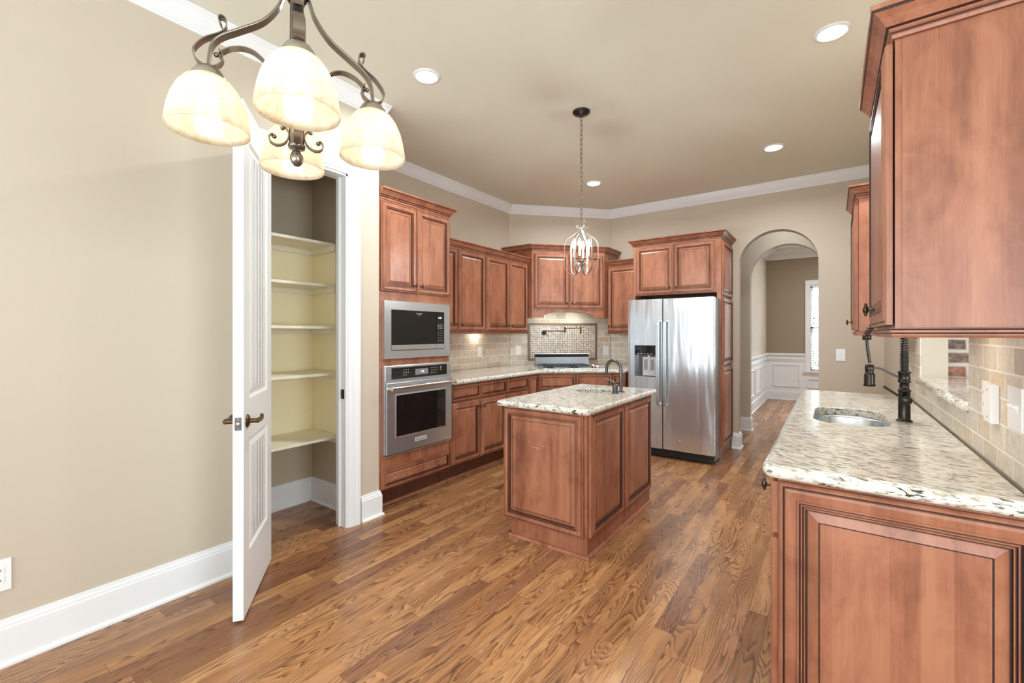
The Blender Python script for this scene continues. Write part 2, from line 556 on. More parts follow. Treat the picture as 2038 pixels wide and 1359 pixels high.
    def text(s, body, size, loc, ux, uy, m=0, lift=0.0006):
        """flat lettering as mesh: ux/uy directions of text"""
        cu = bpy.data.curves.new('lettering', 'FONT')
        cu.body = body
        cu.size = size
        cu.align_x = 'CENTER'
        cu.align_y = 'CENTER'
        cu.resolution_u = 2
        o = bpy.data.objects.new('lettering', cu)
        COL.objects.link(o)
        dg = bpy.context.evaluated_depsgraph_get()
        me = bpy.data.meshes.new_from_object(o.evaluated_get(dg))
        ux, uy = V(ux), V(uy)
        nn = ux.cross(uy)
        vs = [V(loc) + ux * v.co.x + uy * v.co.y + nn * lift for v in me.vertices]
        fs = [tuple(p.vertices) for p in me.polygons]
        s.add(vs, fs, m)
        bpy.data.objects.remove(o)
        bpy.data.curves.remove(cu)
        bpy.data.meshes.remove(me)
        return s

    def build(s, name, mats, parent=None, bevel=0.0, loc=None, rotz=None, uv=None, seg=2):
        me = bpy.data.meshes.new(name)
        me.from_pydata(s.v, [], s.f)
        mats = mats if isinstance(mats, (list, tuple)) else [mats]
        for q in mats:
            me.materials.append(q)
        for p, a, b in zip(me.polygons, s.m, s.s):
            p.material_index = a
            p.use_smooth = b
        bm = bmesh.new()
        bm.from_mesh(me)
        if bevel:
            bmesh.ops.remove_doubles(bm, verts=bm.verts, dist=1e-5)
            es = [e for e in bm.edges if len(e.link_faces) == 2 and e.calc_face_angle(0) > 0.6]
            bmesh.ops.bevel(bm, geom=es, offset=bevel, segments=seg, profile=0.5, affect='EDGES', clamp_overlap=True)
        if not any(s.s):
            bmesh.ops.recalc_face_normals(bm, faces=bm.faces)
        bm.to_mesh(me)
        bm.free()
        if uv:
            ly = me.uv_layers.new(name='UVMap')
            for p in me.polygons:
                for li in p.loop_indices:
                    co = me.vertices[me.loops[li].vertex_index].co
                    ly.data[li].uv = uv(co, p.normal)
        o = bpy.data.objects.new(name, me)
        if parent:
            o.parent = parent
        if loc:
            o.location = loc
        if rotz is not None:
            o.rotation_euler = (0, 0, rotz)
        COL.objects.link(o)
        return o


def thing(name, label, cat, loc=(0, 0, 0), rotz=0.0, group=None):
    o = bpy.data.objects.new(name, None)
    o.empty_display_size = 0.1
    o.location = loc
    o.rotation_euler = (0, 0, rotz)
    COL.objects.link(o)
    return tag(o, label, cat, group)


def tag(o, label, cat, group=None):
    o['label'] = label
    o['category'] = cat
    if group:
        o['group'] = group
    return o


def struct(o):
    o['kind'] = 'structure'
    return o


def cat(pts, k=8, closed=False):
    """Catmull-Rom through points"""
    P = [V(p) for p in pts]
    n = len(P)
    out = []
    for i in range(n - (0 if closed else 1)):
        g = lambda j: P[j % n] if closed else P[min(max(j, 0), n - 1)]
        p0, p1, p2, p3 = g(i - 1), g(i), g(i + 1), g(i + 2)
        for t in range(k):
            t = t / k
            out.append(0.5 * ((2 * p1) + (p2 - p0) * t + (2 * p0 - 5 * p1 + 4 * p2 - p3) * t * t + (3 * p1 - p0 - 3 * p2 + p3) * t ** 3))
    if not closed:
        out.append(P[-1])
    return out


def copy_tree(o, parent=None):
    c = o.copy()
    COL.objects.link(c)
    c.parent = parent
    for ch in list(o.children):
        copy_tree(ch, c)
    return c


# ------------------------------------------------------------------ the setting
CEIL = 3.05
XL, XK, YF, XR = -2.735, -3.47, 5.78, 0.42      # near left wall, kitchen left wall, fridge wall, right wall
DA, DB = V((-3.47, 4.75)), V((-2.49, 5.77))      # diagonal corner wall
DU = (DB - DA).normalized()
DN = V((DU.y, -DU.x))
DANG = math.atan2(DU.y, DU.x)

struct(MB().box(-3.7, 4.75, -2.8, 11.0, -0.08, 0.0).build('floor', M_floor))
struct(MB().box(-3.7, 4.75, -2.8, 11.0, CEIL, CEIL + 0.1).build('ceiling', M_ceil))

b = MB()
b.box(XL - 0.11, XL, -2.6, 1.245, 0, CEIL)
b.box(XL - 0.11, XL, 1.84, 2.10, 0, CEIL)
b.box(XL - 0.11, XL, 1.245, 1.84, 2.46, CEIL)
wl = struct(b.build('wall_left', M_wall))
b = MB()
b.box(-3.57, -3.45, 0.60, 1.99, 0, CEIL)
b.box(-3.57, XL - 0.11, 0.50, 0.60, 0, CEIL)
b.box(-3.57, XL - 0.11, 1.99, 2.10, 0, CEIL)
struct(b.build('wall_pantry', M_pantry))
struct(MB().box(XK - 0.1, XK, 2.10, 4.80, 0, CEIL).build('wall_kitchen_left', M_wall))
q = DA - DN * 0.1
r_ = DB - DN * 0.1
struct(MB().prism([tuple(DA), tuple(DB), tuple(r_), tuple(q)], 0, CEIL, 'z').build('wall_corner', M_wall))


def arch(x0, x1, xa, xb, top, n=28):
    r = (xb - xa) / 2
    zc = top - r
    cx = (xa + xb) / 2
    pts = [(x0, 0), (xa, 0)] + [(cx - r * cos(pi * i / n), zc + r * sin(pi * i / n)) for i in range(n + 1)] + [(xb, 0), (x1, 0), (x1, CEIL), (x0, CEIL)]
    return pts


def archwall(name, x0, x1, xa, xb, top, y0, y1, mat):
    # built as side piers plus voussoir strips so every face is simple
    r = (xb - xa) / 2
    zc = top - r
    cx = (xa + xb) / 2
    n = 32
    b = MB()
    b.box(x0, xa, y0, y1, 0, CEIL)
    b.box(xb, x1, y0, y1, 0, CEIL)
    for i in range(n):
        a0, a1 = pi * i / n, pi * (i + 1) / n
        p0 = (cx - r * cos(a0), zc + r * sin(a0))
        p1 = (cx - r * cos(a1), zc + r * sin(a1))
        b.prism([p0, p1, (p1[0], CEIL), (p0[0], CEIL)], y0, y1, 'y')
    return struct(b.build(name, mat))


archwall('wall_far', -2.56, XR + 0.11, -0.893, -0.121, 2.521, YF, YF + 0.14, M_wall)
archwall('wall_hall', -2.6, 1.6, -0.93, -0.06, 2.552, 6.95, 7.08, M_wall)
struct(MB().box(-2.7, -2.56, YF, 7.08, 0, CEIL).build('wall_hall_left', M_wall))
struct(MB().box(1.6, 1.72, YF - 0.2, 7.08, 0, CEIL).build('wall_hall_right', M_wall))
struct(MB().box(XR + 0.11, 1.6, YF, YF + 0.14, 0, CEIL).build('wall_hall_near', M_wall))
# dining room beyond the second arch
struct(MB().box(-1.24, -1.12, 7.08, 10.68, 0, CEIL).build('wall_dining_left', M_wall))
struct(MB().box(2.4, 2.52, 7.08, 10.68, 0, CEIL).build('wall_dining_right', M_wall))
b = MB()
WX0, WX1, WZ0, WZ1 = -0.355, 0.70, 0.62, 2.33
b.box(-1.24, WX0, 10.68, 10.80, 0, CEIL)
b.box(WX1, 2.52, 10.68, 10.80, 0, CEIL)
b.box(WX0, WX1, 10.68, 10.80, 0, WZ0)
b.box(WX0, WX1, 10.68, 10.80, WZ1, CEIL)
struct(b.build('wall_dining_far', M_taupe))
# right wall with the pass-through
PY0, PY1, PZ0, PZ1 = 2.335, 3.47, 1.055, 2.15
b = MB()
b.box(XR, XR + 0.11, 1.672, PY0, 0, CEIL)
b.box(XR, XR + 0.11, PY1, YF, 0, CEIL)
b.box(XR, XR + 0.11, PY0, PY1, 0, PZ0)
b.box(XR, XR + 0.11, PY0, PY1, PZ1, CEIL)
struct(b.build('wall_right', M_wall))
b = MB().box(XR + 0.11, 4.62, 3.62, 3.75, 0, CEIL)
struct(b.build('wall_family_brick', M_brick, uv=lambda c, n: (c.x, c.z + 0.012)))
# breakfast area / family room behind the camera, with window openings
b = MB()
xs = [(-2.85, -2.4), (-1.1, -0.65), (0.65, 1.1), (2.4, 4.75)]
for x0, x1 in xs:
    b.box(x0, x1, -2.7, -2.6, 0, CEIL)
for x in (-1.75, 0.0, 1.75):
    b.box(x - 0.65, x + 0.65, -2.7, -2.6, 0, 0.5)
    b.box(x - 0.65, x + 0.65, -2.7, -2.6, 2.4, CEIL)
struct(b.build('wall_back', M_wall))
b = MB()
b.box(4.5, 4.6, -2.7, -1.0, 0, CEIL)
b.box(4.5, 4.6, 1.4, 3.75, 0, CEIL)
b.box(4.5, 4.6, -1.0, 1.4, 0, 0.5)
b.box(4.5, 4.6, -1.0, 1.4, 2.4, CEIL)
struct(b.build('wall_family_right', M_wall))

# crown moulding (room): profile out from wall
CROWN = [(0.0, 2.938), (0.010, 2.938), (0.012, 2.948), (0.018, 2.951), (0.020, 2.958), (0.026, 2.964), (0.040, 2.985), (0.052, 3.008), (0.056, 3.020), (0.060, 3.022), (0.062, 3.030), (0.068, 3.034), (0.068, CEIL - 0.001)]
pth = [(XL, -2.6), (XL, 2.10), (XK, 2.10), (XK, 4.75), (DB.x, YF), (XR, YF), (XR, 1.672)]
struct(MB().sweep(pth, CROWN).build('trim_1', M_trim))
DCR = [(0.0, 2.88), (0.016, 2.88), (0.018, 2.90), (0.03, 2.91), (0.05, 2.94), (0.09, 2.975), (0.105, 2.985), (0.11, 3.0), (0.17, 3.01), (0.175, 3.03), (0.20, 3.035), (0.20, CEIL - 0.001)]
struct(MB().sweep([(-1.12, 7.08), (-1.12, 10.68), (2.4, 10.68)], DCR).build('trim_2', M_trim))
# baseboards with shoe
BASE = [(0.0, 0.0), (0.030, 0.0), (0.030, 0.010), (0.024, 0.018), (0.018, 0.020), (0.018, 0.150), (0.014, 0.155), (0.014, 0.165), (0.009, 0.172), (0.008, 0.183), (0.0, 0.186)]
struct(MB().sweep([(XL, -2.6), (XL, 1.155)], BASE).build('baseboard_left', M_trim))
struct(MB().sweep([(XL, 1.94), (XL, 2.10), (XL - 0.03, 2.10)], BASE).build('baseboard_left_corner', M_trim))
struct(MB().sweep([(-3.45, 0.60), (-3.45, 1.99), (XL - 0.12, 1.99)], BASE).build('baseboard_pantry', M_trim))
struct(MB().sweep([(-0.960, YF), (-0.893, YF), (-0.893, YF + 0.14), (-1.2, YF + 0.14)], BASE).build('baseboard_far_left', M_trim))
struct(MB().sweep([(-0.121 + 0.3, YF + 0.14), (-0.121, YF + 0.14), (-0.121, YF), (XR, YF), (XR, 4.0)], BASE).build('baseboard_far_right', M_trim))
struct(MB().sweep([(-2.4, 6.95), (-0.93, 6.95), (-0.93, 7.08)], BASE).build('baseboard_hall', M_trim))
struct(MB().sweep([(-0.06, 7.08), (-0.06, 6.95), (1.5, 6.95)], BASE).build('baseboard_hall_right', M_trim))
DB_ = [(0.0, 0.0), (0.03, 0.0), (0.03, 0.015), (0.018, 0.02), (0.018, 0.17), (0.0, 0.185)]
struct(MB().sweep([(-1.12, 7.08), (-1.12, 10.68), (2.4, 10.68)], DB_).build('baseboard_dining', M_trim))
# wainscot in the dining room: white skin, chair rail, raised rectangles
b = MB()
b.box(-1.12, -1.112, 7.09, 10.672, 0.18, 0.93)
b.box(-1.12, -0.44, 10.672, 10.68, 0.18, 0.93)
b.box(-0.44, 0.80, 10.672, 10.68, 0.18, 0.52)
b.box(0.80, 2.4, 10.672, 10.68, 0.18, 0.93)


def panelframe(b, fn, u0, u1, z0, z1, w=0.022, t=0.014):
    for (a, c, d, e) in ((u0, u1, z0, z0 + w), (u0, u1, z1 - w, z1), (u0, u0 + w, z0 + w, z1 - w), (u1 - w, u1, z0 + w, z1 - w)):
        fn(b, a, c, d, e, t)


fl = lambda b, a, c, d, e, t: b.box(-1.112, -1.112 + t, a, c, d, e)
ff = lambda b, a, c, d, e, t: b.box(a, c, 10.672 - t, 10.672, d, e)
for y0 in (7.25, 8.1, 8.95, 9.8):
    panelframe(b, fl, y0, y0 + 0.70, 0.27, 0.73)
panelframe(b, ff, -1.0, -0.53, 0.27, 0.73)
panelframe(b, ff, -0.40, 0.76, 0.27, 0.46)
panelframe(b, ff, 0.90, 2.2, 0.27, 0.73)
for z0, z1, t in ((0.80, 0.815, 0.014), (0.83, 0.845, 0.012), (0.925, 0.956, 0.035), (0.905, 0.925, 0.022)):
    b.box(-1.112, -1.112 + t, 7.09, 10.672, z0, z1)
    b.box(-1.112, -0.445, 10.672 - t, 10.672, z0, z1)
    b.box(0.805, 2.4, 10.672 - t, 10.672, z0, z1)
struct(b.build('trim_3', M_trim))
# dining window
b = MB()
b.box(-0.44, WX0, 10.655, 10.68, 0.54, 2.42)
b.box(WX1, 0.785, 10.655, 10.68, 0.54, 2.42)
b.box(WX0, WX1, 10.655, 10.68, WZ1, 2.42)
b.box(-0.46, 0.805, 10.62, 10.68, 0.585, 0.62)
b.box(-0.44, 0.785, 10.66, 10.68, 0.52, 0.585)
wf = struct(b.build('window_1', M_trim))
b = MB()
for (x0, x1, z0, z1) in ((WX0, WX0 + 0.04, WZ0, WZ1), (WX1 - 0.04, WX1, WZ0, WZ1), (WX0, WX1, WZ0, WZ0 + 0.05), (WX0, WX1, WZ1 - 0.05, WZ1), (WX0, WX1, 1.45, 1.50)):
    b.box(x0, x1, 10.75, 10.79, z0, z1)
b.build('window_sash', M_trim, wf)
MB().box(WX0, WX1, 10.768, 10.772, WZ0, WZ1).build('window_pane', M_glass, wf)
b = MB()
z = WZ0 + 0.03
while z < WZ1 - 0.04:
    b.add([(WX0 + 0.01, 10.70, z - 0.008), (WX1 - 0.01, 10.70, z - 0.008), (WX1 - 0.01, 10.742, z + 0.008), (WX0 + 0.01, 10.742, z + 0.008),
           (WX0 + 0.01, 10.70, z - 0.005), (WX1 - 0.01, 10.70, z - 0.005), (WX1 - 0.01, 10.742, z + 0.011), (WX0 + 0.01, 10.742, z + 0.011)],
          [(0, 1, 2, 3), (4, 7, 6, 5), (0, 4, 5, 1), (2, 6, 7, 3), (0, 3, 7, 4), (1, 5, 6, 2)])
    z += 0.047
b.box(WX0 + 0.008, WX1 - 0.008, 10.69, 10.745, WZ1 - 0.035, WZ1)
bl = b.build('window_blind', M_trim)
tag(bl, 'white horizontal slat blind hanging in the dining room window', 'blind')
# garden outside the dining window
random.seed(3)
b = MB()
for i in range(260):
    c = V((random.uniform(-1.0, 2.2), random.uniform(13.0, 14.0), random.uniform(0.1, 2.0)))
    d = V((random.uniform(-1, 1), random.uniform(-1, 1), random.uniform(-1, 1))).normalized()
    e = d.cross(V((0, 0, 1)) + d * 0.1).normalized()
    L = random.uniform(0.12, 0.3)
    b.add([c - d * L, c + e * L * 0.4, c + d * L, c - e * L * 0.4], [(0, 1, 2, 3)])
tag(b.build('garden_shrub', M_leaf), 'green leafy shrub outside the dining room window', 'shrub')
struct(MB().box(-6, 8, 11.0, 22, -0.3, -0.1).build('ground_outside', M_lawn))

# pantry doorway: casing, jamb, strike plate
JY0, JY1, JX = 1.245, 1.84, XL
CAS = [(0.0, 0.0), (0.010, 0.004), (0.012, 0.010), (0.012, 0.020), (0.017, 0.026), (0.017, 0.062), (0.022, 0.068), (0.022, 0.092), (0.014, 0.098), (0.0, 0.098)]


def casing(b, y0, y1, top):
    # U-shaped, profile across width w; t out of wall
    K = len(CAS)
    loops = []
    for t, w in CAS:
        loops.append([(XL + t, y0 - w, 0.0), (XL + t, y0 - w, top + w), (XL + t, y1 + w, top + w), (XL + t, y1 + w, 0.0)])
    for j in range(K - 1):
        for i in range(3):
            b.quad(loops[j][i], loops[j][i + 1], loops[j + 1][i + 1], loops[j + 1][i])
    b.box(XL, XL + 0.008, y0 - 0.098, y0 - 0.001, 0, top)
    b.box(XL, XL + 0.008, y1 + 0.001, y1 + 0.098, 0, top)


b = MB()
casing(b, JY0 + 0.005, JY1 - 0.005, 2.455)
b.box(XL - 0.115, XL + 0.001, JY1 - 0.018, JY1, 0, 2.46)
b.box(XL - 0.115, XL + 0.001, JY0, JY0 + 0.018, 0, 2.46)
b.box(XL - 0.115, XL + 0.001, JY0, JY1, 2.442, 2.46)
b.box(XL - 0.075, XL - 0.06, JY1 - 0.032, JY1 - 0.018, 0, 2.442)
b.box(XL - 0.075, XL - 0.06, JY0 + 0.018, JY0 + 0.032, 0, 2.442)
tr4 = struct(b.build('trim_4', M_trim))
b = MB().box(XL - 0.052, XL - 0.016, JY1 - 0.0215, JY1 - 0.018, 0.895, 0.96)
b.box(XL - 0.045, XL - 0.025, JY1 - 0.0225, JY1 - 0.0212, 0.912, 0.942, 1)
sp = b.build('strike_plate', [M_bronze, M_dark], tr4)

# the open pantry door; local: x from hinge to free edge, y = +visible face (pantry side), z up
DL = 0.59
door = bpy.data.objects.new('door_1', None)
door.location = (XL + 0.010, 1.266, 0.012)
dirang = math.atan2(-0.6, 0.8)
door.rotation_euler = (0, 0, dirang)
COL.objects.link(door)
struct(door)


def door_leaf(L, T, Ht, panels):
    b = MB()
    # perimeter
    xs = sorted({0.0, L} | {p[0] for p in panels} | {p[1] for p in panels})
    b.box(0, L, 0.002, T - 0.002, 0, Ht)
    for side in (0, 1):
        y = T if side else 0.0
        yi = T - 0.002 if side else 0.002
        sg = -1 if side else 1
        x0, x1 = panels[0][0], panels[0][1]
        zs = [0] + [z for p in panels for z in (p[2], p[3])] + [Ht]
        b.box(0, x0, min(y, yi), max(y, yi), 0, Ht)
        b.box(x1, L, min(y, yi), max(y, yi), 0, Ht)
        for i in range(0, len(zs), 2):
            b.box(x0, x1, min(y, yi), max(y, yi), zs[i], zs[i + 1])
    return b


PAN = [(0.10, 0.49, 0.28, 0.825), (0.10, 0.49, 1.02, 2.27)]


def leafside(b, L, T, y, sg, Ht):
    """one moulded face at y, outward sg; frame pieces around sunk panels"""
    def rect(x0, x1, z0, z1, yy):
        return [(x0, yy, z0), (x1, yy, z0), (x1, yy, z1), (x0, yy, z1)]
    x0, x1 = PAN[0][0], PAN[0][1]
    zs = [0, PAN[0][2], PAN[0][3], PAN[1][2], PAN[1][3], Ht]
    for (a, c, d, e) in ((0, x0, 0, Ht), (x1, L, 0, Ht), (x0, x1, zs[0], zs[1]), (x0, x1, zs[2], zs[3]), (x0, x1, zs[4], zs[5])):
        b.quad(*rect(a, c, d, e, y))
    for (px0, px1, z0, z1) in PAN:
        rings = [(0, 0), (0.012, -0.009), (0.020, -0.009), (0.045, -0.002)]
        loops = [rect(px0 + i, px1 - i, z0 + i, z1 - i, y + sg * d) for i, d in rings]
        for j in range(len(loops) - 1):
            for k in range(4):
                b.quad(loops[j][k], loops[j][(k + 1) % 4], loops[j + 1][(k + 1) % 4], loops[j + 1][k])
        # beaded centre
        ix0, ix1 = px0 + 0.045, px1 - 0.045
        nb = 5
        wv = (ix1 - ix0) / nb
        for k in range(nb):
            a0, a1 = ix0 + k * wv, ix0 + (k + 1) * wv
            g = 0.004 if k < nb - 1 else 0
            b.quad(*rect(a0 + (0.004 if k else 0), a1 - g, z0 + 0.045, z1 - 0.045, y - sg * 0.002))
            if g:
                b.quad(*rect(a1 - 0.004, a1 + 0.004, z0 + 0.045, z1 - 0.045, y - sg * 0.0055))


b = MB()
T_ = 0.044
leafside(b, DL, T_, T_, 1, 2.43)
leafside(b, DL, T_, 0.0, -1, 2.43)
for (x,) in ((0,), (DL,)):
    b.quad((x, 0, 0), (x, T_, 0), (x, T_, 2.43), (x, 0, 2.43))
b.quad((0, 0, 0), (DL, 0, 0), (DL, T_, 0), (0, T_, 0))
b.quad((0, 0, 2.43), (DL, 0, 2.43), (DL, T_, 2.43), (0, T_, 2.43))
leaf = b.build('door_leaf', M_door, door)
b = MB()
b.box(DL - 0.001, DL + 0.0015, 0.008, 0.036, 0.885, 0.945)
b.lathe([(0.0, 0.006), (0.0085, 0.006), (0.0095, 0.001), (0.0095, 0)], (DL + 0.001, 0.022, 0.915), 16, 1, True, 'x')
b.box(DL + 0.0012, DL + 0.002, 0.019, 0.025, 0.934, 0.940, 1)
b.box(DL + 0.0012, DL + 0.002, 0.019, 0.025, 0.889, 0.895, 1)
b.build('latch_plate', [M_gun, M_chrome], door)
for sg, y in ((1, T_), (-1, 0.0)):
    b = MB()
    cx = DL - 0.062
    b.lathe([(0.0, 0.012 * sg), (0.020, 0.011 * sg), (0.028, 0.007 * sg), (0.032, 0.002 * sg), (0.032, 0)], (cx, y, 0.918), 24, 0, True, 'y')
    b.cyl((cx, y, 0.918), (cx, y + sg * 0.046, 0.918), 0.011, 16)
    b.tube(cat([(cx + 0.006, y + sg * 0.045, 0.918), (cx - 0.025, y + sg * 0.048, 0.919), (cx - 0.052, y + sg * 0.048, 0.917), (cx - 0.075, y + sg * 0.046, 0.922), (cx - 0.094, y + sg * 0.043, 0.930)], 5),
           [0.012] * 6 + [0.011] * 6 + [0.010] * 4 + [0.009] * 4 + [0.006], 12)
    b.build('door_handle', M_brass, door)
b = MB()
for z in (0.25, 0.95, 1.60, 2.20):
    b.cyl((-0.006, 0.0, z - 0.045), (-0.006, 0.0, z + 0.045), 0.007, 10)
b.build('door_hinge', M_brass, door)

# pantry shelves
for i, (z, xf, w) in enumerate([(2.045, -3.12, 'topmost'), (1.725, -3.12, 'second from the top'), (1.405, -3.05, 'middle'), (1.056, -3.05, 'second from the bottom'), (0.575, -3.05, 'lowest')]):
    b = MB()
    b.box(-3.447, xf, 0.605, 1.986, z - 0.02, z)
    b.box(-3.447, -3.427, 0.605, 1.986, z - 0.06, z - 0.0205)
    b.box(-3.426, xf + 0.02, 1.966, 1.986, z - 0.06, z - 0.0205)
    tag(b.build('pantry_shelf', M_shelf), 'cream painted pantry shelf, the %s of five' % w, 'shelf', 'pantry shelves')


# ------------------------------------------------------------------ cabinets
RINGS = [(0, 0, 0), (0.0, 0.014, 0), (0.006, 0.018, 0), (0.012, 0.018, 0), (0.014, 0.0155, 1), (0.017, 0.0155, 1), (0.019, 0.0205, 0), (0.028, 0.0215, 0), (0.050, 0.0190, 0), (0.054, 0.0235, 0), (0.058, 0.0235, 0),
         (0.0595, 0.018, 1), (0.062, 0.018, 1), (0.064, 0.0215, 0), (0.067, 0.0215, 0), (0.0685, 0.016, 1), (0.0705, 0.016, 1), (0.0725, 0.019, 0), (0.0755, 0.019, 0), (0.077, 0.0115, 1), (0.081, 0.0115, 1),
         (0.083, 0.0130, 0), (0.111, 0.0200, 0), (0.1125, 0.0185, 1), (0.1150, 0.0185, 1), (0.1165, 0.0195, 0)]


def raised_panel(b, x0, z0, w, h, y=0.0, s=None, mw=0, mg=1, mc=None):
    """raised-panel door front, lower-left corner x0,z0, facing -y, back plane at y"""
    if s is None:
        s = min(0.70, min(w, h) / 0.42)
        s = max(s, 0.36)
    loops = []
    for (i, d, g) in RINGS:
        i *= s
        if i > min(w, h) / 2 - 0.004:
            break
        loops.append(([(x0 + i, y - d, z0 + i), (x0 + w - i, y - d, z0 + i), (x0 + w - i, y - d, z0 + h - i), (x0 + i, y - d, z0 + h - i)], g))
    for j in range(len(loops) - 1):
        g = loops[j + 1][1]
        for k in range(4):
            b.quad(loops[j][0][k], loops[j][0][(k + 1) % 4], loops[j + 1][0][(k + 1) % 4], loops[j + 1][0][k], mg if g else mw)
    b.quad(*loops[-1][0], mw if mc is None else mc)
    b.quad(*reversed(loops[0][0]), mw)
    return b


def knob(parent, x, z, y=-0.022, horiz=False, mat=None, s=1.0):
    b = MB()
    b.lathe([(0.007 * s, 0), (0.006 * s, -0.003), (0.0032 * s, -0.008 * s), (0.004 * s, -0.018 * s)], (0, 0, 0), 12, 0, True, 'y')
    prof = [(0.0, -0.021), (0.0025, -0.0195), (0.0045, -0.0165), (0.0035, -0.0145), (0.007, -0.007), (0.0082, 0), (0.007, 0.007), (0.0035, 0.0145), (0.0045, 0.0165), (0.0025, 0.0195), (0.0, 0.021)]
    if horiz:
        prof = [(0.0, -0.036), (0.0035, -0.035), (0.005, -0.030), (0.0035, -0.024), (0.006, -0.010), (0.0045, 0.0), (0.006, 0.010), (0.0035, 0.024), (0.005, 0.030), (0.0035, 0.035), (0.0, 0.036)]
    b.lathe([(r * s, zz * s) for r, zz in prof], (0, -0.022 * s, 0), 12, 0, True, 'x' if horiz else 'z')
    return b.build('drawer_pull' if horiz else 'door_knob', mat or M_knob, parent, loc=(x, y, z))


CCR = [(0.0, 0.0), (0.006, 0.0), (0.008, 0.008), (0.010, 0.010), (0.010, 0.016), (0.014, 0.020), (0.014, 0.024), (0.020, 0.028), (0.034, 0.048), (0.046, 0.060), (0.050, 0.066), (0.052, 0.066), (0.054, 0.078), (0.0, 0.078)]
CGM = {3: 1, 6: 1, 9: 1}


def crown(parent, path, z, s=1.0, name='crown_moulding'):
    b = MB()
    b.sweep(path, [(o * s, z + h * s) for o, h in CCR], gm=CGM)
    return b.build(name, [M_wood, M_glaze], parent)


def rail(parent, path, z, name='light_rail', h=0.026):
    prof = [(-0.016, z), (-0.016, z - h), (0.004, z - h), (0.008, z - h * 0.75), (0.008, z - h * 0.6), (0.012, z - h * 0.45), (0.012, z - h * 0.2), (0.014, z - 0.001), (0.014, z)]
    return MB().sweep(path, prof, gm={4: 1, 6: 1}).build(name, [M_wood, M_glaze], parent)


def cabinet(name, label, catg, loc, rotz, Wd, D, z0, z1, doors=(), drawers=(), toe=0.0, group=None, toed=0.12, body=True, knobs=True):
    t = thing(name, label, catg, loc, rotz, group)
    if body:
        b = MB().box(0, Wd, 0, D, z0, z1)
        b.build('carcass', M_wood, t)
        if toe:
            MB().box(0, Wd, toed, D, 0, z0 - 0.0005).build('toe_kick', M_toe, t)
    if toe:
        MB().sweep([(0, toed), (Wd, toed)], [(0.0, 0.0), (0.018, 0.0), (0.018, 0.006), (0.012, 0.016), (0.0, 0.019)]).build('shoe_moulding', M_wood, t)
    for d in doors:
        x0, x1, a, c, side = d[:5]
        o = raised_panel(MB(), 0, 0, x1 - x0, c - a).build('cabinet_door', [M_wood, M_glaze], t, loc=(x0, -0.0015, a))
        if side and knobs:
            kx = {'L': 0.028, 'R': x1 - x0 - 0.028}[side[0]]
            kz = {'b': 0.06, 't': c - a - 0.06}[side[1]]
            knob(o, kx, kz)
    for d in drawers:
        x0, x1, a, c, npull = d
        o = raised_panel(MB(), 0, 0, x1 - x0, c - a, s=0.36).build('drawer_front', [M_wood, M_glaze], t, loc=(x0, -0.0015, a))
        w = x1 - x0
        for k in range(npull):
            knob(o, w / 2 if npull == 1 else w * (0.18 + 0.64 * k), (c - a) / 2, -0.018, True, M_pull, 0.8)
    return t


RL = pi / 2
# --- oven tower (left wall)
OX = -2.742
t = cabinet('oven_cabinet', 'tall cherry cabinet holding the microwave and wall oven', 'cabinet', (OX, 2.108, 0), RL, 0.742, 0.72, 0.17, 2.37,
            doors=[(0.006, 0.356, 1.672, 2.352, 'Rb'), (0.366, 0.736, 1.672, 2.352, 'Lb')],
            drawers=[(0.010, 0.732, 0.182, 0.318, 2)], toe=1)
crown(t, [(0, 0.0), (0.742, 0.0), (0.742, 0.72)], 2.366)
MB().box(0.012, 0.73, -0.004, -0.0005, 0.328, 0.425).build('apron_panel', M_wood, t)

# --- wall oven
t = thing('built_in_oven', 'stainless built-in oven with dark glass door below the microwave', 'oven', (OX, 2.108, 0.436), RL)
b = MB().box(0.022, 0.722, -0.030, -0.001, 0.0, 0.67)
b.box(0.018, 0.726, -0.040, -0.001, -0.014, -0.006)
b.build('oven_body', M_ss, t, bevel=0.002)
b = MB().box(0.024, 0.720, -0.042, -0.0305, 0.550, 0.668)
cp = b.build('control_panel', M_ss, t, bevel=0.003)
b = MB().box(0.080, 0.672, -0.0435, -0.0421, 0.566, 0.652)
b.box(0.315, 0.455, -0.0442, -0.0436, 0.585, 0.632, 1)
for i in range(3):
    for j in range(3):
        if not (i == 2 and j == 2):
            b.box(0.195 + i * 0.022, 0.203 + i * 0.022, -0.0442, -0.0436, 0.590 + (2 - j) * 0.020, 0.594 + (2 - j) * 0.020, 2)
for i in range(5):
    for j in range(3):
        if not (i == 4 and j == 2):
            b.box(0.485 + i * 0.019, 0.490 + i * 0.019, -0.0442, -0.0436, 0.590 + (2 - j) * 0.020, 0.596 + (2 - j) * 0.020, 2)
b.box(0.592, 0.606, -0.0442, -0.0436, 0.628, 0.636, 2)
b.box(0.592, 0.606, -0.0442, -0.0436, 0.610, 0.615, 2)
b.text('6:48', 0.020, (0.39, -0.0443, 0.609), (1, 0, 0), (0, 0, 1), 3)
b.build('control_display', [M_black, M_lcd, M_print, M_led], cp)
b = MB().box(0.024, 0.720, -0.056, -0.0305, 0.004, 0.540)
od = b.build('oven_door', M_ss, t, bevel=0.003)
b = MB()
fr = [(0.100, 0.652, 0.118, 0.455), (0.112, 0.640, 0.130, 0.443)]
lo = [[(a, -0.0562 - 0.004 * k, d), (c, -0.0562 - 0.004 * k, d), (c, -0.0562 - 0.004 * k, e), (a, -0.0562 - 0.004 * k, e)] for k, (a, c, d, e) in enumerate(fr)]
for k in range(4):
    b.quad(lo[0][k], lo[0][(k + 1) % 4], lo[1][(k + 1) % 4], lo[1][k], 0)
b.quad(*[(x, -0.0575, z) for x, y, z in lo[1]], 1)
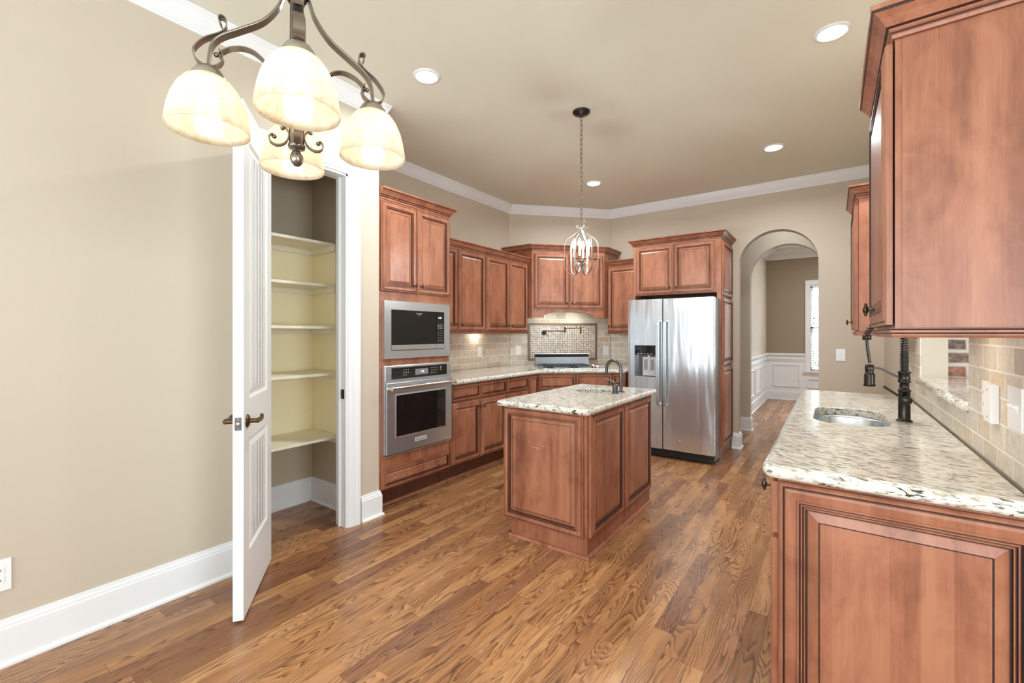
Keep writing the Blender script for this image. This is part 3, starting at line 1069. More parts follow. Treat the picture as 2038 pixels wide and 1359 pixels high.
for k in range(4):
    p, q2 = lo[1][k], lo[1][(k + 1) % 4]
    b.quad(p, q2, (q2[0], -0.0575, q2[2]), (p[0], -0.0575, p[2]), 0)
b.build('oven_window', [M_ss, M_black], od)
b = MB()
b.cyl((0.045, -0.105, 0.505), (0.700, -0.105, 0.505), 0.0135, 20)
for x in (0.045, 0.700):
    b.cyl((x - 0.012, -0.105, 0.505), (x + 0.012, -0.105, 0.505), 0.018, 20)
    b.tube(cat([(x, -0.056, 0.498), (x, -0.080, 0.498), (x, -0.100, 0.504)], 4), 0.011, 12)
b.build('oven_handle', M_chrome, od)
b = MB().box(0.300, 0.425, -0.0585, -0.0562, 0.058, 0.088)
b.text('KitchenAid', 0.022, (0.3625, -0.0587, 0.073), (1, 0, 0), (0, 0, 1), 1)
b.build('name_badge', [plain('satin_badge', (0.62, 0.62, 0.60), 0.4, 0.3), M_dark], od)

# --- microwave
t = thing('microwave', 'built-in stainless microwave above the wall oven', 'microwave', (OX, 2.108, 1.158), RL)
b = MB()
a0, a1, z1 = 0.022, 0.722, 0.442
ix0, ix1, iz0, iz1 = 0.088, 0.655, 0.060, 0.375
b.box(a0, a1, -0.030, -0.001, 0, iz0)
b.box(a0, a1, -0.030, -0.001, iz1, z1)
b.box(a0, ix0, -0.030, -0.001, iz0, iz1)
b.box(ix1, a1, -0.030, -0.001, iz0, iz1)
b.build('trim_frame', M_ss, t)
b = MB().box(ix0 + 0.004, 0.562, -0.026, -0.002, iz0 + 0.045, iz1 - 0.004)
md = b.build('microwave_door', M_black, t)
MB().box(ix0 + 0.004, 0.562, -0.030, -0.002, iz0 + 0.006, iz0 + 0.0445).build('door_rail', M_ss, md)
b = MB().text('FRIGIDAIRE', 0.0125, (0.372, -0.0265, 0.352), (1, 0, 0), (0, 0, 1))
b.text('GALLERY', 0.007, (0.372, -0.0265, 0.341), (1, 0, 0), (0, 0, 1))
b.build('brand_lettering', M_print, md)
b = MB().box(0.565, ix1 - 0.004, -0.026, -0.002, iz0 + 0.045, iz1 - 0.004)
cp = b.build('keypad', M_black, t)
MB().box(0.565, ix1 - 0.004, -0.030, -0.002, iz0 + 0.006, iz0 + 0.0445).build('keypad_base', M_ss, cp)
b = MB()
for i, c in enumerate('123456789C0S'):
    b.text(c, 0.012, (0.586 + (i % 3) * 0.022, -0.0265, 0.215 - (i // 3) * 0.020), (1, 0, 0), (0, 0, 1))
for j in range(3):
    for i in range(3):
        b.box(0.581 + i * 0.022, 0.592 + i * 0.022, -0.0268, -0.0262, 0.272 - j * 0.018, 0.2745 - j * 0.018 + (0.004 if j else 0))
for i in range(3):
    b.box(0.581 + i * 0.022, 0.591 + i * 0.022, -0.0268, -0.0262, 0.130, 0.1325)
b.build('key_printing', M_print, cp)
MB().text('6:48', 0.022, (0.605, -0.0265, 0.325), (1, 0, 0), (0, 0, 1)).build('clock_display', M_led, cp)

# --- left wall uppers
UX = -3.092
t = cabinet('upper_cabinet', 'two-door cherry wall cabinet beside the oven tower', 'cabinet', (UX, 2.86, 0), RL, 0.915, 0.372, 1.375, 2.225,
            doors=[(0.03, 0.462, 1.385, 2.205, 'Rb'), (0.478, 0.902, 1.385, 2.205, 'Lb')])
crown(t, [(0, 0), (0.915, 0)], 2.215)
rail(t, [(0, 0), (0.915, 0)], 1.375)
t = cabinet('upper_cabinet', 'two-door cherry wall cabinet left of the corner hood cabinet', 'cabinet', (UX, 3.777, 0), RL, 0.838, 0.372, 1.375, 2.225,
            doors=[(0.012, 0.425, 1.385, 2.205, 'Rb'), (0.437, 0.815, 1.385, 2.205, 'Lb')])
crown(t, [(0, 0), (0.84, 0)], 2.215)
rail(t, [(0, 0), (0.84, 0)], 1.375)

# --- hood cabinet: five-sided corner box, sides square to the two walls
HL, HR = V((-3.030, 4.625)), V((-2.380, 5.326))
hang = math.atan2(HR.y - HL.y, HR.x - HL.x)
hw = (HR - HL).length
hc, hsn = cos(hang), sin(hang)


def hloc(x, y):
    q = V((x, y)) - HL
    return (q.x * hc + q.y * hsn, -q.x * hsn + q.y * hc)


t = cabinet('hood_cabinet', 'corner cherry range hood cabinet above the cooktop', 'cabinet', (HL.x, HL.y, 0), hang, hw, 0.355, 1.662, 2.37,
            doors=[(0.030, 0.478, 1.672, 2.352, 'Rb'), (0.486, hw - 0.022, 1.672, 2.352, 'Lb')], body=False)
wA, wB = hloc(XK + 0.002, 4.625), hloc(-2.380, YF - 0.002)
cA, cB = hloc(XK + 0.002, 4.74), hloc(DB.x + 0.004, YF - 0.012)
pent = [(0, 0), (hw, 0), wB, cB, cA, wA]
MB().prism(pent, 1.662, 2.40, 'z').build('carcass', M_wood, t)
crown(t, [wA, (0, 0), (hw, 0), wB], 2.384)


def slatp(p, q, th):
    d = (V(q) - V(p)).normalized()
    nn = V((-d.y, d.x)) * th
    return [tuple(p), tuple(q), tuple(V(q) + nn), tuple(V(p) + nn)]


b = MB()
b.prism(slatp(wA, (0, 0), 0.02), 1.552, 1.6615, 'z')
b.prism(slatp((hw, 0), wB, 0.02), 1.552, 1.6615, 'z')
ax0, ax1, az = 0.155, 0.815, 1.632
n = 24
top = [(ax0 + (ax1 - ax0) * i / n, 1.560 + (az - 1.560) * sin(pi * (0.03 + 0.94 * i / n)) ** 0.5) for i in range(n + 1)]
b.box(0, ax0, 0, 0.02, 1.552, 1.6615)
b.box(ax1, hw, 0, 0.02, 1.552, 1.6615)
for i in range(n):
    p, q2 = top[i], top[i + 1]
    b.prism([p, q2, (q2[0], 1.6615), (p[0], 1.6615)], 0, 0.02, 'y')
b.build('arched_valance', M_wood, t)
hi = MB().box(0.14, hw - 0.14, 0.05, 0.34, 1.648, 1.6615).build('hood_insert', M_ss, t)
for x in (0.30, hw - 0.30):
    MB().lathe([(0.0, 1.6445), (0.035, 1.6445), (0.035, 1.6475)], (x, 0.2, 0), 20).build('hood_lamp', M_hood, hi)

# --- single upper on the fridge wall
t = cabinet('upper_cabinet', 'single-door cherry wall cabinet between hood cabinet and refrigerator', 'cabinet', (-2.374, 5.432, 0), 0, 0.438, 0.342, 1.375, 2.225,
            doors=[(0.006, 0.424, 1.385, 2.205, 'Lb')])
crown(t, [(0, 0), (0.438, 0)], 2.215)
rail(t, [(0, 0.0), (0.438, 0.0)], 1.375)

# --- cabinet over and beside the refrigerator
FX0, FX1, FY = -1.932, -0.968, 5.172
t = cabinet('refrigerator_cabinet', 'cherry cabinet surround over and beside the refrigerator', 'cabinet', (FX0, FY, 0), 0, FX1 - FX0, 0.60, 1.80, 2.385,
            doors=[(0.035, 0.462, 1.812, 2.365, 'Rb'), (0.474, 0.905, 1.812, 2.365, 'Lb')])
crown(t, [(0, 0.60), (0, 0), (FX1 - FX0, 0), (FX1 - FX0, 0.60)], 2.381)
MB().box(0, 0.02, 0, 0.60, 0, 1.7995).build('side_panel', M_wood, t)
wx = FX1 - FX0
b = MB().box(wx - 0.040, wx, 0, 0.60, 0.115, 1.7995)
b.box(wx - 0.040, wx - 0.006, 0.0, 0.60, 0, 0.1145)
sp = b.build('side_panel', M_wood, t)
for z0, z1 in ((0.13, 0.985), (1.005, 1.745), (1.765, 2.36)):
    o = raised_panel(MB(), 0, 0, 0.56, z1 - z0).build('end_panel', [M_wood, M_glaze], sp, loc=(wx + 0.0005, 0.025, z0), rotz=RL)

# --- base run, left wall
BX = -2.748
cabinet('base_cabinet', 'cherry base cabinet with two drawers beside the oven tower', 'cabinet', (BX, 2.86, 0), RL, 0.84, 0.70, 0.17, 0.892,
        doors=[(0.010, 0.405, 0.182, 0.722, 'Rt'), (0.417, 0.826, 0.182, 0.722, 'Lt')],
        drawers=[(0.010, 0.405, 0.742, 0.878, 1), (0.417, 0.826, 0.742, 0.878, 1)], toe=1)
cabinet('base_cabinet', 'cherry base cabinet with one drawer next to the corner cooktop cabinet', 'cabinet', (BX, 3.702, 0), RL, 0.615, 0.70, 0.17, 0.892,
        doors=[(0.010, 0.395, 0.182, 0.722, 'Rt'), (0.425, 0.600, 0.182, 0.878, '')],
        drawers=[(0.010, 0.395, 0.742, 0.878, 1)], toe=1)
p0, p1 = V((-2.748, 4.322)), V((-2.098, 4.925))
ang = math.atan2(p1.y - p0.y, p1.x - p0.x)
wl_ = (p1 - p0).length
cabinet('cooktop_cabinet', 'cherry corner base cabinet under the cooktop', 'cabinet', (p0.x, p0.y, 0), ang, wl_, 0.55, 0.17, 0.892,
        doors=[(0.012, 0.438, 0.182, 0.690, 'Rt'), (0.450, wl_ - 0.014, 0.182, 0.690, 'Lt')],
        drawers=[(0.012, 0.438, 0.712, 0.872, 0), (0.450, wl_ - 0.014, 0.712, 0.872, 0)], toe=1)
cabinet('base_cabinet', 'narrow cherry base cabinet squeezed beside the refrigerator', 'cabinet', (-2.094, 4.925, 0), 0, 0.155, 0.80, 0.17, 0.892,
        doors=[(0.008, 0.147, 0.182, 0.722, '')], drawers=[(0.008, 0.147, 0.742, 0.878, 0)], toe=1)


# --- countertops
def inset_poly(poly, d):
    n = len(poly)
    out = []
    for i in range(n):
        p0, p1, p2 = V(poly[i - 1]), V(poly[i]), V(poly[(i + 1) % n])
        d0, d1 = (p1 - p0).normalized(), (p2 - p1).normalized()
        n0, n1 = V((-d0.y, d0.x)), V((-d1.y, d1.x))
        k = n0 + n1
        k = k / max(1e-6, k.dot(n0))
        out.append((p1.x + k.x * d, p1.y + k.y * d))
    return out


def roundpoly(poly, rad, idx, seg=6):
    out = []
    n = len(poly)
    for i, p in enumerate(poly):
        if i not in idx:
            out.append(tuple(p))
            continue
        a, c, d = V(poly[i - 1]), V(p), V(poly[(i + 1) % n])
        u, w = (a - c).normalized(), (d - c).normalized()
        s0, s1 = c + u * rad, c + w * rad
        for k in range(seg + 1):
            t = k / seg
            out.append(tuple((1 - t) ** 2 * s0 + 2 * t * (1 - t) * c + t * t * s1))
    return out


def slab(name, poly, z0, z1, mat, hole=None, r=0.014):
    """poly ccw; bullnose edge; optional hole loop (ccw)"""
    bm = bmesh.new()
    th = z1 - z0
    prof = [(r, z0), (r * 0.35, z0 + r * 0.25), (0.0, z0 + r), (0.0, z1 - r), (r * 0.3, z1 - r * 0.3), (r, z1)]
    loops = []
    for d, z in prof:
        loops.append([bm.verts.new((x, y, z)) for x, y in inset_poly(poly, d)])
    n = len(poly)
    for j in range(len(prof) - 1):
        for i in range(n):
            f = bm.faces.new((loops[j][i], loops[j][(i + 1) % n], loops[j + 1][(i + 1) % n], loops[j + 1][i]))
            f.smooth = True
    if hole:
        hl = [[bm.verts.new((x, y, z)) for x, y in hole] for z in (z0, z1 - 0.004)] + [[bm.verts.new((x, y, z1)) for x, y in inset_poly(hole, -0.004)]]
        m = len(hole)
        for j in range(2):
            for i in range(m):
                bm.faces.new((hl[j][(i + 1) % m], hl[j][i], hl[j + 1][i], hl[j + 1][(i + 1) % m]))
        for L, Hh in ((loops[0], hl[0]), (loops[-1], hl[2])):
            es = []
            for q in (L, Hh):
                for i in range(len(q)):
                    e = bm.edges.get((q[i], q[(i + 1) % len(q)]))
                    if e:
                        es.append(e)
            bmesh.ops.triangle_fill(bm, edges=es, use_beauty=True)
    else:
        bm.faces.new(list(reversed(loops[0])))
        bm.faces.new(loops[-1])
    bmesh.ops.recalc_face_normals(bm, faces=bm.faces)
    me = bpy.data.meshes.new(name)
    bm.to_mesh(me)
    bm.free()
    me.materials.append(mat)
    o = bpy.data.objects.new(name, me)
    COL.objects.link(o)
    return o


ctp = [(-3.458, 2.862), (-2.705, 2.862), (-2.705, 4.300), (-2.075, 4.880), (-1.940, 4.880), (-1.940, 5.765), (-2.482, 5.765), (-3.458, 4.750)]
tag(slab('countertop', ctp, 0.893, 0.935, M_gran), 'speckled cream granite countertop turning the corner under the cooktop', 'countertop')

# backsplash tile: along-wall coordinate as u
bs1 = MB().box(XK + 0.0005, XK + 0.0085, 2.852, 4.745, 0.936, 1.346)
cnr = [DA + DU * 0.004 + DN * 0.0005, DA + DU * 0.006 + DN * 0.0085, DB - DU * 0.006 + DN * 0.0085, DB - DU * 0.004 + DN * 0.0005]
bs2 = MB().prism([tuple(q) for q in cnr], 0.936, 1.66, 'z')
bs3 = MB().box(DB.x + 0.004, -1.94, YF - 0.0085, YF - 0.0005, 0.936, 1.346)


def uv_left(c, n):
    if abs(n.y) < 0.4 and abs(n.x) > 0.9:
        return (c.y, c.z - 0.92)
    if abs(n.y) > 0.9:
        return (c.x + 20, c.z - 0.92)
    return ((V((c.x, c.y)) - DA).dot(DU) + 8.03, c.z - 0.92)


tag(bs1.build('tile_backsplash', M_tile, uv=uv_left), 'travertine tile backsplash under the left wall cabinets', 'backsplash')
tag(bs2.build('tile_backsplash', M_tile, uv=uv_left), 'travertine tile backsplash on the corner wall around the mosaic panel', 'backsplash')
tag(bs3.build('tile_backsplash', M_tile, uv=uv_left), 'travertine tile backsplash strip left of the refrigerator', 'backsplash')
# mosaic panel with rope border
mo = thing('mosaic_panel', 'small square mosaic tile panel framed behind the cooktop', 'tile panel', ((DA + DU * 0.25 + DN * 0.0085).x, (DA + DU * 0.25 + DN * 0.0085).y, 0.99), DANG)
MB().box(0.028, 0.94, -0.004, 0, 0.028, 0.475).build('mosaic_field', M_mosaic, mo, uv=lambda c, n: (c.x, c.z))
b = MB()
for (a, c, d, e) in ((0, 0.968, 0, 0.028), (0, 0.968, 0.475, 0.503), (0, 0.028, 0.028, 0.475), (0.94, 0.968, 0.028, 0.475)):
    b.box(a, c, -0.012, 0, d, e)
b.build('rope_border', M_rope, mo, uv=lambda c, n: (c.x, c.z), bevel=0.003)

# pot filler
po = DA + DU * 0.47 + DN * 0.0135
t = thing('pot_filler', 'bronze folding pot filler tap on the mosaic panel', 'tap', (po.x, po.y, 1.365), DANG)
b = MB().lathe([(0.0, -0.012), (0.022, -0.011), (0.030, -0.004), (0.032, 0)], (0, 0, 0), 20, 0, True, 'y')
b.cyl((0, 0, 0), (0, -0.06, 0), 0.011, 12)
b.ball((0, -0.06, 0), 0.017, 0.017, 0.017, 12)
b.cyl((0, -0.06, -0.02), (0, -0.06, 0.035), 0.010, 12)
b.tube([(0.0, -0.06, -0.005), (0.03, -0.09, -0.045), (0.035, -0.095, -0.05)], 0.006, 8)
b.build('wall_mount', M_bronze, t)
b = MB().tube([(0.0, -0.06, 0.022), (0.27, -0.075, 0.022)], 0.0065, 10)
b.cyl((0.27, -0.075, 0.008), (0.27, -0.075, 0.075), 0.010, 12)
b.tube([(0.27, -0.075, 0.060), (0.46, -0.13, 0.060)], 0.0065, 10)
b.cyl((0.47, -0.133, 0.015), (0.47, -0.133, 0.085), 0.010, 12)
b.tube(cat([(0.47, -0.133, 0.02), (0.47, -0.135, 0.0), (0.462, -0.14, -0.012)], 4), 0.009, 10)
b.build('jointed_arm', M_bronze, t)

# cooktop and raised downdraft vent
cc = (V((-2.748, 4.322)) + V((-2.098, 4.925))) / 2
CU = V((cos(ang), sin(ang)))
CN = V((CU.y, -CU.x))
ct0 = V((-2.726, 4.298)) + CU * 0.055 - CN * 0.06
t = thing('cooktop', 'stainless gas cooktop with dark grates set in the corner', 'cooktop', (ct0.x, ct0.y, 0.936), ang)
CW, CD = 0.76, 0.50
MB().box(0, CW, 0, CD, 0, 0.008).build('cooktop_plate', M_ss, t, bevel=0.003)
for gx, gw in ((0.03, 0.30), (0.345, 0.28)):
    b = MB()
    for y in (0.05, 0.22, 0.27, 0.44):
        b.box(gx, gx + gw, y, y + 0.012, 0.026, 0.036)
    for x in (gx, gx + gw * 0.33, gx + gw * 0.66, gx + gw - 0.012):
        b.box(x, x + 0.012, 0.05, 0.452, 0.024, 0.034)
    for x in (gx, gx + gw - 0.012):
        for y in (0.05, 0.44):
            b.box(x, x + 0.012, y, y + 0.012, 0.008, 0.026)
    b.build('grate', M_blackp, t)
for x, y in ((0.12, 0.14), (0.12, 0.36), (0.42, 0.14), (0.42, 0.36)):
    MB().lathe([(0.045, 0.008), (0.045, 0.016), (0.034, 0.018), (0.034, 0.024), (0.0, 0.024)], (x, y, 0), 20).build('burner', M_blackp, t)
for k in range(5):
    b = MB().lathe([(0.019, 0.008), (0.019, 0.012), (0.015, 0.014), (0.013, 0.032), (0.0, 0.033)], (0.69 + 0.012 * (k % 2), 0.06 + k * 0.085, 0), 16)
    b.build('burner_knob', M_chrome, t)
dv = ct0 + CU * 0.012 - CN * (CD + 0.018)
t = thing('downdraft_vent', 'raised stainless downdraft vent standing behind the cooktop', 'vent', (dv.x, dv.y, 0.936), ang)
b = MB()
b.box(0, 0.70, 0.0, 0.05, 0.0, 0.115)
b.build('vent_body', M_vent, t)
b = MB().box(-0.002, 0.702, 0.012, 0.05, 0.1155, 0.155)
b.build('intake_slot', M_black, t)
MB().box(-0.045, 0.705, -0.004, 0.054, 0.1555, 0.163).build('vent_cap', M_ss, t)


# --- refrigerator
RX0, RX1, RY = -1.878, -0.976, 4.862
t = thing('refrigerator', 'stainless side-by-side refrigerator with water dispenser', 'refrigerator', (RX0, RY, 0))
wR = RX1 - RX0
MB().box(0.004, wR - 0.004, 0.075, 0.78, 0.03, 1.718).build('refrigerator_body', plain('grey_case', (0.22, 0.215, 0.21), 0.4), t)
b = MB().box(0.01, wR - 0.01, 0.05, 0.074, 0.012, 0.095)
for k in range(4):
    b.box(0.04 + k * 0.21, 0.20 + k * 0.21, 0.046, 0.05, 0.03, 0.075)
for x in (0.03, wR - 0.06):
    b.box(x, x + 0.03, 0.06, 0.10, 0.0, 0.012)
b.build('base_grille', M_blackp, t)
M_hinge = plain('grey_hinge', (0.3, 0.3, 0.3), 0.4)
for x in (0.02, wR - 0.08):
    MB().box(x, x + 0.06, 0.02, 0.12, 1.7185, 1.735).build('hinge_cover', M_hinge, t)
split = 0.381
dx0, dx1, dz0, dz1 = 0.068, 0.315, 0.862, 1.228
# left door with a true recess
b = MB()
b.box(0, dx0, 0, 0.07, 0.10, 1.73)
b.box(dx1, split, 0, 0.07, 0.10, 1.73)
b.box(dx0, dx1, 0, 0.07, 0.10, dz0)
b.box(dx0, dx1, 0, 0.07, dz1, 1.73)
ld = b.build('freezer_door', M_ssv, t)
b = MB()
b.quad((dx0, 0.065, dz0), (dx1, 0.065, dz0), (dx1, 0.065, dz1), (dx0, 0.065, dz1), 0)
b.box(dx0 + 0.001, dx0 + 0.006, -0.003, 0.065, dz0, dz1, 1)
b.box(dx1 - 0.006, dx1 - 0.001, -0.003, 0.065, dz0, dz1, 1)
b.box(dx0 + 0.001, dx1 - 0.001, -0.003, 0.065, dz0, dz0 + 0.014, 1)
b.box(dx0 + 0.001, dx1 - 0.001, -0.003, 0.065, dz1 - 0.006, dz1, 1)
dsp = b.build('dispenser_recess', [M_gun, M_ss], ld)
b = MB().box(dx0 + 0.008, dx1 - 0.008, 0.004, 0.05, 1.115, dz1 - 0.008)
for k in range(5):
    b.ball((dx0 + 0.045 + k * 0.036, 0.006, 1.128), 0.012, 0.008, 0.006, 10, 1)
b.build('dispenser_control', [M_black, M_chrome], dsp)
b = MB()
b.box(0.155, 0.300, 0.030, 0.060, 0.885, 1.090, 0)
b.box(0.172, 0.212, 0.022, 0.030, 0.950, 1.065, 1)
b.box(0.243, 0.283, 0.022, 0.030, 0.950, 1.065, 1)
b.box(0.215, 0.240, 0.018, 0.060, 1.078, 1.112, 0)
b.build('dispenser_paddle', [plain('light_grey_plastic', (0.6, 0.6, 0.6), 0.3), plain('grey_plastic', (0.28, 0.28, 0.28), 0.3)], dsp)
b = MB().box(split + 0.008, wR, 0, 0.07, 0.10, 1.73)
rd = b.build('refrigerator_door', M_ssv, t, bevel=0.004)
b = MB().lathe([(0.0, -0.003), (0.011, -0.003), (0.013, 0.0)], (0.56, 0.0, 0.205), 16, 0, True, 'y')
b.lathe([(0.0, -0.004), (0.006, -0.003), (0.006, 0.0)], (0.56, -0.002, 0.205), 12, 1, True, 'y')
b.build('door_emblem', [M_chrome, M_gun], rd)
MB().text('Whirlpool', 0.022, (0.80, -0.001, 1.655), (1, 0, 0), (0, 0, 1)).build('brand_lettering', M_plate, rd)
for (dp, x, nm) in ((ld, split - 0.033, 0), (rd, split + 0.038, 1)):
    b = MB()
    pts = cat([(x, -0.002, 1.490), (x, -0.045, 1.470), (x, -0.055, 1.30), (x, -0.058, 1.03), (x, -0.055, 0.76), (x, -0.045, 0.60), (x, -0.002, 0.58)], 6)
    b.strap(pts, (1, 0, 0), 0.030, 0.016)
    b.build('door_handle', M_ss, dp, bevel=0.003)

# --- island
t = thing('island_cabinet', 'cherry kitchen island cabinet with raised end panels', 'kitchen island', (-1.80, 2.412, 0))
IW, IDp = 0.612, 1.118
b = MB().box(0, 0.02, 0, IDp, 0.115, 0.866)
b.box(IW - 0.02, IW, 0, IDp, 0.115, 0.866)
b.box(0.02, IW - 0.02, 0, 0.02, 0.115, 0.866)
b.box(0.02, IW - 0.02, IDp - 0.02, IDp, 0.115, 0.866)
b.box(0.02, IW - 0.02, 0.02, IDp - 0.02, 0.115, 0.135)
b.box(0.055, IW, 0.002, IDp, 0, 0.1145)
b.build('carcass', M_wood, t)
b = MB().sweep([(0.055, IDp), (0.055, 0.002), (IW, 0.002), (IW, IDp)], [(0.0, 0.0), (0.018, 0.0), (0.018, 0.006), (0.012, 0.016), (0.0, 0.019)])
b.build('shoe_moulding', M_wood, t)
ep = raised_panel(MB(), 0, 0, 0.592, 0.742, mc=2).build('end_panel', [M_wood, M_glaze, M_stave], t, loc=(0.002, -0.001, 0.120))
b = MB()
for sx, sz, sw, sh in ((0.225, 0.499, 0.062, 0.0022), (0.262, 0.495, 0.030, 0.0016), (0.300, 0.514, 0.030, 0.003), (0.245, 0.516, 0.014, 0.0018), (0.268, 0.520, 0.008, 0.0015), (0.258, 0.480, 0.022, 0.0012)):
    b.box(sx, sx + sw, -0.0201, -0.0194, sz, sz + sh)
b.build('scratch_marks', plain('worn_stain', (0.62, 0.42, 0.32), 0.6), ep)
for y0, y1 in ((0.018, 0.536), (0.566, 1.106)):
    raised_panel(MB(), 0, 0, y1 - y0, 0.738, mc=2).build('side_panel', [M_wood, M_glaze, M_stave], t, loc=(IW + 0.001, y0, 0.122), rotz=RL)
for k in range(2):
    o = raised_panel(MB(), 0, 0, 0.54, 0.71).build('cabinet_door', [M_wood, M_glaze], t, loc=(-0.001, 0.556 + k * 0.55, 0.13), rotz=-RL)
    knob(o, 0.51 if k else 0.03, 0.65)
isk = [(-1.52 + 0.142 * cos(2 * pi * i / 40), 3.20 + 0.142 * sin(2 * pi * i / 40)) for i in range(40)]
ip = roundpoly([(-1.825, 2.34), (-1.140, 2.34), (-1.140, 3.575), (-1.825, 3.575)], 0.03, (0, 1, 2, 3))
tag(slab('island_countertop', ip, 0.868, 0.905, M_gran, isk), 'speckled cream granite slab on the kitchen island', 'countertop')


def basin(name, loop, z, depth, label, parent_loc=None):
    cx = sum(p[0] for p in loop) / len(loop)
    cy = sum(p[1] for p in loop) / len(loop)
    b = MB()
    n = len(loop)
    prof = [(1.10, 0.0), (1.0, 0.0), (0.985, -0.01), (0.97, -depth * 0.85), (0.90, -depth * 0.97), (0.55, -depth), (0.10, -depth - 0.006), (0.0, -depth - 0.006)]
    vs = [(cx + (x - cx) * s, cy + (y - cy) * s, z + d) for s, d in prof for x, y in loop]
    fs = [(j * n + i, (j * n + (i + 1) % n), (j + 1) * n + (i + 1) % n, (j + 1) * n + i) for j in range(len(prof) - 1) for i in range(n)]
    b.add(vs, fs, 0, True)
    o = b.build(name, M_sink)
    tag(o, label, 'sink')
    d = MB().lathe([(0.0, 0.002), (0.022, 0.002), (0.03, 0.0), (0.03, -0.004)], (cx, cy, z - depth - 0.002), 20)
    d.build('drain', M_gun, o)
    return o


basin('bar_sink', isk, 0.8665, 0.15, 'small round steel sink under the island granite')

# island faucet
t = thing('island_faucet', 'dark gooseneck faucet with separate lever on the island', 'faucet', (-1.305, 3.228, 0.905))
b = MB().lathe([(0.030, 0.0), (0.030, 0.004), (0.022, 0.008), (0.0, 0.008)], (0, 0, 0), 20)
dr = V((-0.92, 0.10, 0)).normalized()
pts = [(0, 0, 0.004), (0, 0, 0.10), (0, 0, 0.172)] + [tuple(dr * (0.062 - 0.062 * cos(a)) + V((0, 0, 0.172 + 0.066 * sin(a)))) for a in [pi * k / 10 for k in range(1, 11)]] + [tuple(dr * 0.126 + V((0, 0, 0.140)))]
b.tube(pts, 0.0125, 14)
b.build('spout', M_gun, t)
b = MB().lathe([(0.026, 0.0), (0.026, 0.005), (0.020, 0.010), (0.021, 0.060), (0.017, 0.070), (0.0, 0.072)], (-0.003, -0.105, 0), 20)
b.tube(cat([(-0.003, -0.105, 0.065), (-0.010, -0.112, 0.082), (-0.040, -0.125, 0.104), (-0.080, -0.14, 0.116)], 5), [0.010] * 6 + [0.008] * 5 + [0.0055] * 5, 10)
b.build('lever', M_gun, t)

# ------------------------------------------------------------------ right run
rc_x = -0.142
t = thing('sink_base_cabinet', 'cherry base cabinet row with a large end panel in the right foreground', 'cabinet', (rc_x, 3.93, 0), -RL)
b = MB().box(0, 2.265, 0, 0.02, 0.115, 0.892)
b.box(0, 2.265, 0.53, 0.55, 0.115, 0.892)
b.box(0, 0.02, 0.02, 0.53, 0.115, 0.892)
b.box(2.245, 2.265, 0.02, 0.53, 0.115, 0.892)
b.box(0.02, 2.245, 0.02, 0.53, 0.115, 0.135)
b.box(0, 2.265, 0.08, 0.55, 0, 0.1145)
b.build('carcass', M_wood, t)
for k in range(5):
    w = 2.265 / 5
    o = raised_panel(MB(), 0, 0, w - 0.012, 0.56).build('cabinet_door', [M_wood, M_glaze], t, loc=(k * w + 0.006, -0.0015, 0.125))
    o = raised_panel(MB(), 0, 0, w - 0.012, 0.165, s=0.42).build('drawer_front', [M_wood, M_glaze], t, loc=(k * w + 0.006, -0.0015, 0.702))
    knob(o, (w - 0.03) if k == 4 else w / 2, 0.145 if k == 4 else 0.08, -0.018)
raised_panel(MB(), 0, 0, 0.580, 0.755, s=0.94, mc=2).build('end_panel', [M_wood, M_glaze, M_stave], t, loc=(2.266, 0.003, 0.120), rotz=RL)

sk = roundpoly([(-0.075, 2.535), (0.215, 2.535), (0.215, 3.085), (-0.075, 3.085)], 0.12, (0, 1, 2, 3), 8)
rp = roundpoly([(-0.185, 1.600), (0.408, 1.600), (0.408, 3.955), (-0.185, 3.955)], 0.05, (0,), 8)
tag(slab('sink_countertop', rp, 0.893, 0.935, M_gran, sk, 0.017), 'speckled cream granite countertop holding the main sink, right foreground', 'countertop')
basin('kitchen_sink', sk, 0.8915, 0.19, 'stainless undermount sink in the right granite countertop')

# backsplash right
b = MB()
b.box(XR - 0.0085, XR - 0.0005, 1.674, PY0, 0.936, 1.334)
b.box(XR - 0.0085, XR - 0.0005, PY0, PY1, 0.936, 1.0535)
b.box(XR - 0.0085, XR - 0.0005, PY1, 3.98, 0.936, 1.334)
tag(b.build('tile_backsplash', M_tile, uv=lambda c, n: (c.y + 0.07, c.z - 0.997 + 0.78)), 'tumbled travertine tile backsplash above the right countertop', 'backsplash')
# granite ledge in the pass-through
lp = [(XR - 0.030, PY0 + 0.002), (XR + 0.42, PY0 + 0.002), (XR + 0.42, 3.60), (XR + 0.115, 3.60), (XR + 0.115, PY1 - 0.002), (XR - 0.030, PY1 - 0.002)]
tag(slab('bar_ledge', lp, 1.056, 1.094, M_gran2, None, 0.015), 'granite ledge in the pass-through opening before the brick', 'ledge')

# right upper cabinets: local x along -Y
NX = 0.148
t = thing('upper_cabinet', 'large cherry wall cabinet at upper right, nearest the camera', 'cabinet', (NX, 2.335, 0), -RL)
MB().box(0, 0.635, 0, 0.262, 1.362, 2.225).build('carcass', M_wood, t)
MB().box(0.6352, 0.6372, 0.016, 0.268, 1.364, 2.200).build('end_skin', M_wood, t)
o = raised_panel(MB(), 0, 0, 0.615, 0.825).build('cabinet_door', [M_wood, M_glaze], t, loc=(0.012, -0.0045, 1.372))
knob(o, 0.30, 0.06, s=1.15)
crown(t, [(0, 0), (0.640, 0), (0.640, 0.268)], 2.200, 1.1)
rail(t, [(0, 0.268), (0, 0), (0.637, 0), (0.637, 0.268)], 1.3615)
t = thing('upper_cabinet', 'smaller cherry wall cabinet behind the nearest right one', 'cabinet', (0.135, 4.165, 0), -RL)
MB().box(0, 0.60, 0, 0.281, 1.362, 2.225).build('carcass', M_wood, t)
